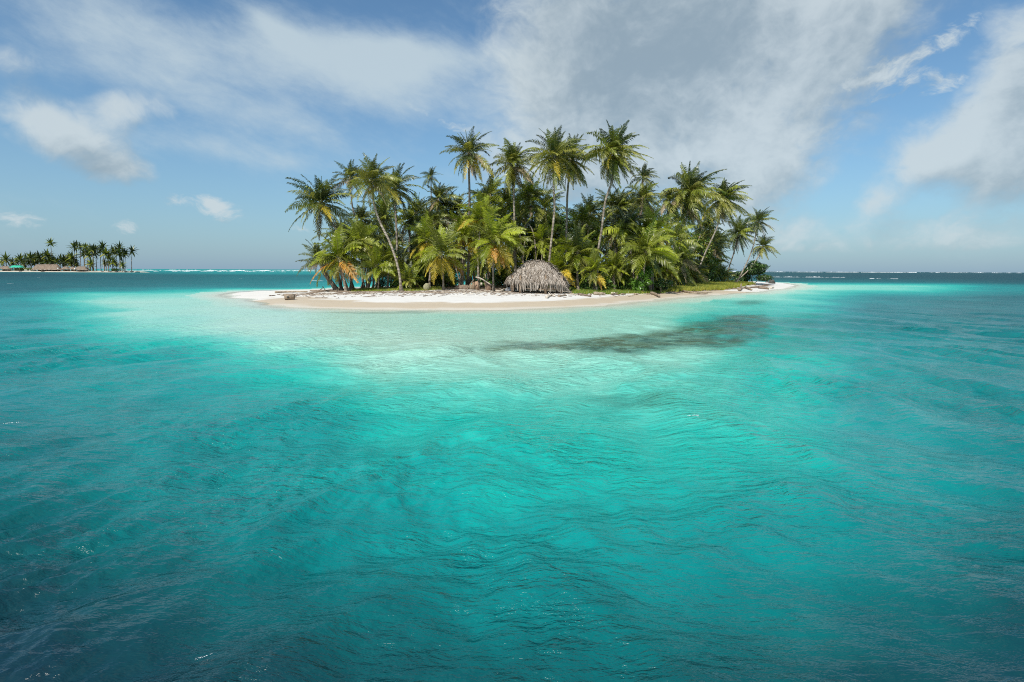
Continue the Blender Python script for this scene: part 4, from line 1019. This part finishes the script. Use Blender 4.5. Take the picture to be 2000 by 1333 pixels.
for i in range(210):               # hanging leaves of the fringe
    if i < 160: a = -math.pi / 2 + (i / 159 - 0.5) * 2.5 + rr.gauss(0, .015)
    else: a = rr.uniform(0, 2 * math.pi)
    if -math.pi / 2 - 1.25 < a < -math.pi / 2 - 0.62 and rr.random() < 0.55: continue
    p = roof_pt(a, rr.uniform(0.86, 1.0), 0.03)
    mb = MB(); L = rr.uniform(0.7, 1.25); out_ = Vector((math.cos(a), math.sin(a), 0))
    end = p + out_ * rr.uniform(-.05, .12) + Vector((rr.gauss(0, .05), 0, -L)); end.z = max(end.z, 0.03)
    m1 = p.lerp(end, 0.35) + out_ * 0.07; m2 = p.lerp(end, 0.7) + out_ * 0.03
    tn = Vector((-math.sin(a), math.cos(a), 0)); wd = rr.uniform(0.03, 0.065)
    ws = [wd * .6, wd, wd * .9, wd * .35]; an = rr.uniform(-.7, .7)
    pp = [p, m1, m2, end]
    V = []
    for q, w_ in zip(pp, ws):
        s1 = (tn * math.cos(an) + out_ * math.sin(an)) * w_; V += [q - s1, q + out_ * w_ * 0.45, q + s1]
    F = []
    for k in range(3):
        F += [(k * 3, k * 3 + 1, k * 3 + 4, k * 3 + 3), (k * 3 + 1, k * 3 + 2, k * 3 + 5, k * 3 + 4)]
    mb.add([q - p for q in V], F)
    link('hanging_leaf', mb.mesh('hanging_leaf', [M['thatch'] if rr.random() < 0.8 else M['thatch2']]), hut, p)
for (x_, y_, lean) in [(-2.35, -1.35, 0.0), (-1.62, -1.95, 0.03), (2.5, -1.2, 0.05), (-2.2, 1.2, 0), (2.3, 1.3, 0), (0.3, 1.9, 0), (0.9, -2.05, 0)]:
    mb = MB(); mb.tube([(0, 0, -.15), (lean, 0, 0.8), (lean * 2, 0.05, 1.75)], [.11, .10, .09], 8, wob=0.08)
    link('post', mb.mesh('post', [M['post']], True), hut, (x_, y_, 0))
for k in range(9):                 # slanting stalks at the right corner
    mb = MB(); x0 = 2.35 + rr.uniform(0, .3)
    mb.tube([(0, 0, 0), (0.35, -.1, -.75), (0.62 + rr.uniform(0, .35), -.15, -1.40)], [.03, .025, .015], 5)
    link('slanting_stalk', mb.mesh('slanting_stalk', [M['thatch']], True), hut, (x0, -1.1 - k * .07, 1.45))

# things near the hut -------------------------------------------------
def lump(name, px, Y, sx_, sy_, sz_, matn, label, cat, seed=1, up=0.5, rough=0.15, group=None, n=12):
    p = at(px, 560, Y); z = gz(p.x, p.y); V = []; F = []
    for j in range(n // 2 + 1):
        th = math.pi * j / (n // 2)
        for i in range(n):
            ph = 2 * math.pi * i / n
            d = Vector((math.sin(th) * math.cos(ph), math.sin(th) * math.sin(ph), math.cos(th)))
            k = 1 + rough * mnoise.noise(d * 1.8 + Vector((seed, 0, 0))) * 2
            V.append((d.x * sx_ * k, d.y * sy_ * k, d.z * sz_ * k + sz_ * up))
    for j in range(n // 2):
        for i in range(n):
            i2 = (i + 1) % n; F.append([j * n + i, j * n + n + i, j * n + n + i2, j * n + i2])
    o = link(name, mesh_np(name, V, F, [M[matn]], True)); o.location = (p.x, p.y, z)
    return tag(o, label, cat, group)
lump('boulder', 833, 60.3, 0.38, 0.3, 0.42, 'stone', 'upright rounded mossy tan boulder at the edge of the left palms', 'boulder', 3, 0.8, 0.1)
lump('sack', 994, 58.5, 0.36, 0.3, 0.3, 'grey', 'pale grey bulging sack left of the hut posts', 'sack', 5, 0.7, 0.1)
lump('pale_stone', 1197, 58.5, 0.32, 0.2, 0.14, 'driftpale', 'flat pale stone lying on the green ground cover', 'stone', 6, 0.6)
# wrecked shelter left of the hut
sp = at(944, 560, 60.0); sz = gz(sp.x, sp.y)
wreck = empty('wrecked_shelter', (sp.x, sp.y, sz)); tag(wreck, 'collapsed brown shelter of curved sheet and leaning pole left of the hut', 'shelter')
def sheet(px_pts, Y0, thick, name, matn, parent, org, subdiv=True):
    P3 = [at(a, b, Y0) - org for a, b in px_pts]; n = len(P3); off = Vector((0.0, thick, 0))
    V = P3 + [p + off for p in P3]
    F = [tuple(range(n)), tuple(range(2 * n - 1, n - 1, -1))] + [(i, i + n, (i + 1) % n + n, (i + 1) % n) for i in range(n)]
    mb = MB(); mb.add(V, F); o = link(name, mb.mesh(name, [M[matn]]), parent); return o
org = Vector((sp.x, sp.y, sz))
sheet([(944, 549), (950, 551), (956, 554), (959, 556.5), (959.5, 563), (957, 570.5), (949, 570), (947.5, 560), (946, 554)], 59.8, 0.5, 'curved_sheet', 'rust', wreck, org)
sheet([(927, 551), (933, 549), (936, 566), (929, 567)], 60.3, 0.06, 'plank', 'rust', wreck, org)
sheet([(922, 553), (926, 550.5), (929, 567), (921, 567)], 60.5, 0.06, 'plank', 'post', wreck, org)
sheet([(917, 556), (920, 552), (924, 567), (917, 567)], 60.7, 0.06, 'plank', 'driftwood', wreck, org)
sheet([(938.5, 552.5), (942, 552.5), (942, 558), (938.5, 558)], 61.0, 0.3, 'box', 'driftpale', wreck, org)
for k, pts in enumerate([[(929, 541.5), (938, 544), (948, 549.5), (960, 557.5)], [(930, 543), (944, 547), (958, 556)], [(912, 567), (918, 556), (926, 546)]]):
    mb = MB(); mb.tube(catmull([at(a, b, 59.6 + .12 * k) - org for a, b in pts], 8), 0.07 if k == 0 else 0.045, 6, wob=.1)
    link('leaning_pole', mb.mesh('leaning_pole', [M['driftpale'] if k == 0 else M['driftwood']], True), wreck)
# driftwood ------------------------------------------------------------
def log(pix, r_m, label, matn='driftwood', z=None, group='driftwood scattered on the beach', forks=()):
    rr = random.Random(int(pix[0][0] * 31 + pix[0][1]))
    def gp(a, b):
        g = onz(a, b, 0.4)
        for _ in range(4): g = onz(a, b, gz(g.x, g.y) + r_m * 0.5)
        return g
    P3 = [gp(a, b) for a, b in pix]; o0 = P3[0].copy()
    pts = catmull([p - o0 for p in P3], 8) if len(P3) > 2 else [(P3[1] - o0) * (i / 8) for i in range(9)]
    pts = [Vector(p) + Vector((0, rr.gauss(0, .04), rr.uniform(0, r_m * 0.3))) for p in pts]
    mb = MB(); mb.tube(pts, [r_m * (1 - 0.45 * i / 8) * rr.uniform(.85, 1.15) for i in range(9)], 7, wob=.12)
    for (i, dx, dy, dz) in forks:
        p = pts[i]; mb.tube([p, p + Vector((dx, dy, dz)) * .5, p + Vector((dx, dy, dz))], [r_m * .6, r_m * .45, r_m * .2], 6, wob=.12)
    o = link('driftwood_log', mb.mesh('driftwood_log', [M[matn]], True)); o.location = o0
    tag(o, label, 'driftwood', group)
log([(537, 571.5), (560, 571), (600, 570.2)], 0.11, 'long grey plank like log on the left sand tip')
log([(526, 578.3), (538, 577.6)], 0.06, 'short dark stick left of the square stump')
log([(571, 579), (579, 578.6)], 0.10, 'short branch sticking right from the square stump')
log([(606, 568.5), (630, 568.6), (655, 567.2)], 0.09, 'dark branches at the waterline left of the crooked trunk', forks=[(3, .5, .1, .45), (5, -.4, .1, .5)])
log([(640, 569.5), (700, 570.5), (760, 570)], 0.08, 'long thin drift line branch under the left palms')
log([(790, 571), (850, 573), (900, 572)], 0.08, 'long thin branch lying below the mossy boulder')
log([(862, 572.5), (905, 574.5)], 0.09, 'bleached log below the gold fronded young palm', 'driftpale')
log([(905, 575.3), (925, 574.5)], 0.07, 'pale stick left of the wrecked shelter base', 'driftpale')
log([(960, 567), (975, 569.5), (985, 568)], 0.10, 'bleached crooked branch between the yellow trunk and the hut', 'driftpale', forks=[(4, .5, 0, .25)])
log([(1038, 578), (1048, 579.3)], 0.03, 'thin twig on clean sand in front of the hut')
log([(1068, 581), (1076, 577.5), (1084, 579)], 0.13, 'pale tangled root lump on the sand in front of the hut', 'driftpale', forks=[(2, .3, 0, .22), (4, -.25, 0, .25), (6, .2, -.2, .18), (3, -.3, -.2, .05)])
log([(1091, 579.5), (1106, 577.6)], 0.10, 'short dark log right of the pale root lump')
log([(1113, 574.5), (1124, 575.5)], 0.05, 'small dark stick right of the short dark log')
log([(1131, 575.8), (1154, 579)], 0.15, 'thick log ending in a broken knob, below the yellow green palm', forks=[(7, .3, .1, .25)])
log([(1160, 574.6), (1182, 574.8)], 0.19, 'bulky grey brown log with square cut end')
log([(1194, 576), (1201, 574.5), (1209, 576.4)], 0.10, 'forked stub right of the bulky square log', forks=[(4, .35, 0, .2)])
log([(1213, 575), (1222, 575)], 0.09, 'short straight log right of the forked stub')
log([(1236, 570.5), (1252, 572.6), (1271, 575.4)], 0.08, 'long thin pole slanting down the sand toward a chunky log')
log([(1240, 575.2), (1245, 575.2)], 0.12, 'small dark block below the long thin pole')
log([(1272, 573.5), (1280, 575.5), (1288, 579)], 0.20, 'chunky dark log tilted toward the water')
log([(1272, 560.5), (1310, 560.8), (1322, 560.6)], 0.10, 'straight pale log along the edge of the grass', 'driftpale')
log([(1307, 560.6), (1315, 556.2)], 0.14, 'stubby white log propped upward by the grass', 'driftpale')
log([(1310, 561), (1332, 563.5), (1343, 569)], 0.08, 'branch bending down from the grass edge to the dark log')
log([(1334, 569.5), (1350, 571.6), (1366, 573.0), (1382, 572)], 0.13, 'long dark curved log lying near the water at right', forks=[(6, 1.2, -.2, .1)])
log([(1344, 563.5), (1356, 563.8)], 0.16, 'pale blocky log at the front of the grass', 'driftpale')
log([(1356, 567.5), (1362, 565.5), (1368, 567.5)], 0.10, 'pale curled root right of the dark curved log', 'driftpale', forks=[(3, .4, 0, .3)])
log([(1444, 566.0), (1449, 564.5)], 0.24, 'small brown stump on the right end of the beach', forks=[(3, .1, 0, .8)])
log([(1457, 562.0), (1468, 566.5)], 0.20, 'brown log lying across the right end of the beach')
log([(1463, 562.2), (1482, 562.4)], 0.09, 'thin branch joining two logs at the right end')
log([(1482, 562.5), (1502, 564.5)], 0.24, 'thick knobbly brown log near the sand spit')
log([(1505, 563.0), (1511, 562)], 0.18, 'pale brown lump at the end of the knobbly log', 'driftpale')
log([(1452, 555.4), (1468, 556), (1478, 557.5)], 0.10, 'dark twiggy branch behind the logs at the right end')
log([(1490, 559), (1501, 559)], 0.10, 'low dark stick on the sand spit')
lump('rock', 1507, 118, 0.7, 0.5, 0.55, 'rock', 'dark pointed rock at the back edge of the sand spit', 'rock', 9, 0.5, 0.3)
lump('rock', 1497, 128, 0.35, 0.3, 0.3, 'rock', 'tiny dark rock in the water behind the sand spit', 'rock', 12, 0.1, 0.3)
# square stump
sp = onz(566, 583, 0.3); g = gz(sp.x, sp.y)
st_ = empty('tree_stump', (sp.x, sp.y, g)); tag(st_, 'square weathered stump alone on the left sand tip', 'stump')
mb = MB(); mb.tube([(-.38, 0, .22), (-.1, .02, .25), (.36, .05, .24)], [.27, .25, .24], 9, wob=.14)
link('body', mb.mesh('body', [M['driftwood']], True), st_)
mb = MB(); mb.tube([(-.05, -.27, .25), (-.04, -.2, .25)], [.1, .1], 7)
link('knot', mb.mesh('knot', [M['rock']], True), st_)
mb = MB(); mb.tube([(-.35, 0, .4), (-.42, 0, .5)], [.09, .04], 6)
link('broken_root', mb.mesh('broken_root', [M['driftwood']], True), st_)
# drift litter: twigs and husks, too many to count
mb = MB(); rr = random.Random(15)
for i in range(2600):
    px_r = rr.uniform(500, 1520); f = rr.gauss(0, 1)
    k = np.interp(px_r, [500, 640, 1000, 1200, 1310, 1440, 1520], [571, 571.0, 571.5, 569, 567, 560.5, 559])
    py_r = k + f * 1.1 + (rr.random() < 0.18) * rr.uniform(1, 5)
    p = onz(px_r, py_r, 0.5); 
    zz_ = gz(p.x, p.y)
    if zz_ < 0.18: continue
    a = rr.gauss(0, .6); L = rr.uniform(.08, .45) if rr.random() < .9 else rr.uniform(.5, 1.1)
    d = Vector((math.cos(a), math.sin(a), rr.uniform(-.05, .12))) * L
    q = Vector((p.x, p.y, zz_ + .02)); r = rr.uniform(.01, .035)
    mb.tube([q, q + d], [r, r * .6], 4, 0 if rr.random() < .7 else 1, cap=False)
o = link('beach_litter', mb.mesh('beach_litter', [M['driftwood'], M['driftpale']])); tag(o, 'twigs and husks strewn along the drift line of the beach', 'litter', kind='stuff')
lump('coconut_heap', 905, 61, 0.9, 0.4, 0.35, 'driftwood', 'brown heap of husks under the left palms beside the shelter', 'husk heap', 14, 0.4, 0.35)

# ------------------------------------------------------------------ far island
FY = 400.0
fx0 = at(-120, 528, FY).x; fx1 = at(268, 528, FY).x
gx2 = np.linspace(fx0 - 10, fx1 + 6, 220); gy2 = np.linspace(FY - 8, FY + 60, 40)
X2, Y2 = np.meshgrid(gx2, gy2)
FP = [(fx0 - 60, FY + 2), (at(0, 528, FY).x, FY - 1), (at(120, 528, FY).x, FY), (at(200, 528, FY).x, FY + 3), (at(245, 528, FY).x, FY + 8), (fx1, FY + 14), (at(250, 528, FY).x, FY + 24), (at(150, 528, FY).x, FY + 46), (fx0 - 60, FY + 50)]
S2_ = poly_sd(X2, Y2, FP)
H2_ = np.where(S2_ > 0, 0.9 * (1 - np.exp(-S2_ / 4.5)), S2_ * 0.12) + (fbm(X2 * .3, Y2 * .3, 3, 3) - .5) * .2
me = mesh_np('far_beach', np.stack([X2.ravel(), Y2.ravel(), H2_.ravel()], 1), grid_faces(40, 220), [surf_mat('far_sand', (0.45, 0.40, 0.32), (0.60, 0.56, 0.48), 0.4, 0.95, 0.2)], True)
tag(link('far_beach', me), 'thin sandy shore of the small distant island', kind='structure')
def far_crown(seed, skirt):
    rr = random.Random(seed); V = []; F = []; mi = []
    for i in range(20):
        u = (i + .5) / 20; ev = 84 - (110 + 40 * skirt) * u
        ei = min(range(8), key=lambda k: abs(ELEV[k][0] - ev)); az = i * 6.18 % 16 * math.pi / 8
        e0, dr = ELEV[ei]; P_ = Vector((0, 0, 0)); K = 5; ww = [.22, .75, .85, .65, .3, .03]; o = len(V)
        sd_v = Vector((math.cos(az), -math.sin(az), rr.uniform(-.6, .6))).normalized()
        for k in range(K + 1):
            s = k / K; e = R(e0 - dr * s ** 1.4)
            V += [tuple(P_ - sd_v * ww[k] * .5 + Vector((0, 0, -.18 * ww[k]))), tuple(P_), tuple(P_ + sd_v * ww[k] * .5 + Vector((0, 0, -.18 * ww[k])))]
            P_ = P_ + (Vector((math.cos(e) * math.sin(az), math.cos(e) * math.cos(az), math.sin(e))) + Vector((.2 * s, 0, 0))) * (3.6 / K)
        c = 0 if rr.random() < .7 else (1 if rr.random() < .75 or u < .5 else 2)
        for k in range(K):
            F += [[o + k * 3, o + k * 3 + 1, o + k * 3 + 4, o + k * 3 + 3], [o + k * 3 + 1, o + k * 3 + 2, o + k * 3 + 5, o + k * 3 + 4]]; mi += [c, c]
    return mesh_np('crown', V, F, [M['dark'], M['mid'], M['olive']], False, mi)
FC = [far_crown(s, sk) for s, sk in ((1, .2), (2, .6), (3, .9), (4, .4), (5, .7))]
def far_palm(px, py, rpx, base, dy, label, group, i):
    Y0 = FY + 8 + dy; c = at(px, py, Y0); b = at(base, 528, Y0); b.z = 0.7
    root = empty('distant_palm', b); tag(root, label, 'palm tree', group)
    mb = MB(); L = c - b; mb.tube(catmull([Vector((0, 0, -.3)), L * .5 + Vector((-L.x * .15, 0, 0)), L], 6), [.34, .26, .23, .21, .2, .19, .19], 5)
    link('trunk', mb.mesh('trunk', [M['bark']], True), root)
    o = link('crown', FC[i % 5], root, L); k = rpx * Y0 / FPX / 2.1; o.scale = (k, k, k); o.rotation_euler = (0, 0, i * 2.1)
for i, (px, py, r, bs, dy, l) in enumerate([
        (99, 476, 7.5, 103, 10, 'lone very tall thin palm above the low canopy of the distant island'),
        (258, 491, 8.5, 257, 8, 'lone palm on the right tip of the distant island'),
        (145, 483, 8, 146, 6, 'leftmost tall palm of the open stand on the distant island'),
        (149, 478, 6, 151, 12, 'highest palm of the open stand on the distant island'),
        (157, 483, 7, 158, 6, 'palm third from the left in the open stand on the distant island'),
        (200, 483, 9, 204, 5, 'tall palm in the middle of the right group on the distant island'),
        (206, 495, 10, 208, 3, 'lower drooping palm in the middle of the right group'),
        (220, 490, 8, 223, 8, 'thin palm between the two denser crowns of the right group'),
        (234, 485, 9, 236, 5, 'tall dense crown near the right of the distant stand'),
        (233, 497, 10, 234, 3, 'full olive crown beneath the tall dense one on the distant island'),
        (245, 497, 8, 244, 8, 'small palm right of the olive crown on the distant island'),
        (12, 507, 10, 13, 2, 'palm at the left edge of the photo on the distant island'),
        (239, 518, 6, 239, 0, 'small short palm near the right tip of the distant island'),
        (178, 517, 9, 177, 0, 'short spiky palm low in the open stand of the distant island')]):
    far_palm(px, py, r, bs, dy, l, 'palms on the distant island', i)
fl = 'dark coconut palm in the low dense canopy of the distant island'
for i, (px, py, r) in enumerate([(40, 508, 9), (52, 507, 9), (60, 504, 9), (68, 506, 9), (76, 502, 9), (84, 505, 8), (92, 499, 9), (98, 506, 9), (104, 509, 8), (118, 507, 8), (126, 508, 8), (134, 506, 9), (140, 503, 9), (33, 512, 7), (144, 512, 8), (112, 512, 7), (66, 514, 8), (90, 513, 8), (46, 515, 8), (56, 513, 8), (74, 511, 9), (82, 514, 8), (100, 514, 8), (108, 516, 7), (122, 514, 8), (131, 514, 8), (139, 515, 8), (24, 514, 8), (5, 515, 7), (150, 517, 6)]):
    far_palm(px, py, r, px + 1, 4 + (i * 7) % 13, placed('distant dense palm', px, py, LMF), 'dense palms of the distant island', i)
fl = 'slender coconut palm in the open stand right of the distant huts'
for i, (px, py, r) in enumerate([(167, 484, 7), (170, 490, 8), (176, 486, 7), (182, 488, 8), (187, 485, 6), (164, 497, 9), (174, 499, 9), (184, 494, 9), (196, 491, 8), (212, 500, 8), (228, 492, 8), (240, 491, 6), (204, 514, 6), (213, 515, 6), (221, 512, 8), (226, 517, 6)]):
    far_palm(px, py, r, px + ((i * 5) % 7 - 3) * .6, 2 + (i * 5) % 14, placed('distant slender palm', px, py, LMF), 'slender palms of the distant island', i)
for i, (px, wd, hg) in enumerate([(225, 6, 2.2), (45, 7, 2.6), (60, 6, 2.6)]):
    p = at(px, 528, FY + 9); root = empty('distant_shrub', (p.x, p.y, .7))
    tag(root, ['dark low shrubs around the trunks on the right of the distant island', 'yellow green shrub right of the green roof', 'green shrub left of the long thatched roof'][i], 'shrub')
    link('foliage', leaf_cloud([[0, 0, hg * .5, wd * .5, wd * .3, hg * .5]], 500, .35, 50 + i, [M['leafd'], M['leafm']] if i == 0 else [M['leafm'], M['olive']]), root)
def far_hut(px0, px1, py_ridge, py_eave, label, matn='thatch2', dy=3, hip=0.25, cat='hut', name='distant_hut', flat=False):
    Y0 = FY + dy; a = at(px0, 528, Y0); b = at(px1, 528, Y0); g = 0.55
    zr = at(px0, py_ridge, Y0).z; ze = at(px0, py_eave, Y0).z; wd = b.x - a.x; dp = min(6, wd * .6)
    root = empty(name, ((a.x + b.x) / 2, Y0 + dp / 2, g)); tag(root, label, cat)
    zr -= g; ze -= g; h = wd / 2; hp = wd * hip; rr = random.Random(int(px0))
    mb = MB(); n = 14; rows = []
    for (y_, z_, inset) in [(-dp / 2, ze, 0), (-dp / 4, (ze + zr) / 2, hp / 2), (0, zr, hp), (dp / 4, (ze + zr) / 2, hp / 2), (dp / 2, ze, 0)]:
        rows.append([(-h + inset + (wd - 2 * inset) * k / n, y_ + rr.uniform(-.1, .1), z_ + rr.uniform(-.14, .14)) for k in range(n + 1)])
    for r_ in rows: mb.v += r_
    for j in range(4):
        for k in range(n):
            q = j * (n + 1) + k; mb.f.append([q, q + 1, q + n + 2, q + n + 1]); mb.mi.append(0)
    mb.f.append([0, n + 1, 2 * (n + 1), 3 * (n + 1), 4 * (n + 1)]); mb.mi.append(0)
    mb.f.append([n, 2 * n + 1, 3 * n + 2, 4 * n + 3, 5 * n + 4][::-1]); mb.mi.append(0)
    link('roof', mb.mesh('roof', [M[matn]]), root)
    for k in range(max(2, int(wd / 3.2)) + 1):
        x_ = -h + .3 + (wd - .6) * k / max(2, int(wd / 3.2))
        for y_ in (-dp / 2 + .2, dp / 2 - .2):
            mb = MB(); mb.tube([(0, 0, -.3), (0, 0, ze + .1)], .1, 5); link('post', mb.mesh('post', [M['post']]), root, (x_, y_, 0))
    mb = MB(); mb.box((0, dp * .25, ze * .45), (wd * .85, .1, ze * .9)); link('back_wall', mb.mesh('back_wall', [M['post']]), root)
far_hut(-6, 15.5, 520, 526.2, 'thatched hut at the left edge on the distant shore', 'farthatch', 4)
far_hut(18, 39, 518.8, 522.8, 'open shelter with bright green roof on the distant shore', 'green_tarp', 5, 0.1, 'shelter', 'distant_shelter')
far_hut(60, 112, 516.5, 527.2, 'long low thatched building on the distant shore', 'farthatch', 4, 0.12)
far_hut(117, 133, 521, 526.5, 'small round topped thatched hut right of the long building', 'farthatch', 5, 0.3)
far_hut(134, 146, 521.5, 526.5, 'second small thatched hut beside the round topped one', 'farthatch', 6, 0.25)
far_hut(143, 166, 520.5, 527.5, 'dark sagging thatched hut at the right end of the distant huts', 'thatch2', 3, 0.2)
for (px, wpx, hh_, l) in [(50, 7, .5, 'white upturned boat between the green roof and long building'), (58, 3, .45, 'short white board beside the upturned white boat'), (146.5, 2, 1.4, 'small white cloth hanging by the dark sagging hut'), (113.5, 1.6, 1.6, 'white post like panel right of the long building')]:
    p = at(px, 528, FY + 2.5); wd = wpx * FY / FPX
    mb = MB(); mb.tube([(-wd / 2, 0, .9 * hh_), (-wd / 3, 0, hh_), (0, 0, 1.05 * hh_), (wd / 3, 0, hh_), (wd / 2, 0, .9 * hh_)], [.05, .3 * hh_ + .1, .35 * hh_ + .1, .3 * hh_ + .1, .05], 7)
    o = link('white_boat' if wpx > 2.5 else 'white_cloth', mb.mesh('white_shape', [M['white']], True)); o.location = (p.x, p.y, .8); tag(o, l, 'boat' if wpx > 2.5 else 'cloth')
for (px, l) in [(39.5, 'small dark rock on the distant sand by the green roof'), (83, 'dark canoe shaped log on the distant sand below the long roof'), (200, 'dark rock at the foot of the right palm group'), (214, 'second dark rock at the foot of the right palm group'), (227, 'third dark rock toward the distant tip'), (245, 'dark rock right of the short tip palm'), (257, 'dark rock at the foot of the lone tip palm'), (268, 'dark rock in the water off the distant tip')]:
    p = at(px, 528, FY + (1 if px < 100 else 6)); rr = random.Random(int(px)); wd = rr.uniform(1.0, 2.0)
    V = []; F = []; n = 8
    for j in range(5):
        th = math.pi * j / 4
        for i in range(n):
            ph = 2 * math.pi * i / n; k = rr.uniform(.8, 1.2); V.append((math.sin(th) * math.cos(ph) * wd * k, math.sin(th) * math.sin(ph) * .6 * k, math.cos(th) * .4 * k + .15))
    for j in range(4):
        for i in range(n): F.append([j * n + i, (j + 1) * n + i, (j + 1) * n + (i + 1) % n, j * n + (i + 1) % n])
    o = link('distant_rock', mesh_np('distant_rock', V, F, [M['rock']], True)); o.location = (p.x, p.y, .35 if px < 260 else 0.1); tag(o, l, 'rock', 'dark rocks on the distant shore')

# ------------------------------------------------------------------ haze
HAZE = 0.0
if HAZE:
    mb = MB(); mb.box((0, 0, 13.0), (12400, 12400, 34.0))
    mh, t, out = mat('haze_air')
    pv = t.node('ShaderNodeVolumePrincipled'); pv.inputs['Color'].default_value = (0.80, 0.88, 1.0, 1); pv.inputs['Density'].default_value = HAZE; pv.inputs['Anisotropy'].default_value = 0.1
    t.l.new(pv.outputs[0], out.inputs['Volume'])
    o = link('haze', mb.mesh('haze', [mh])); o['kind'] = 'stuff'; o['label'] = 'thin sea haze over the whole lagoon'
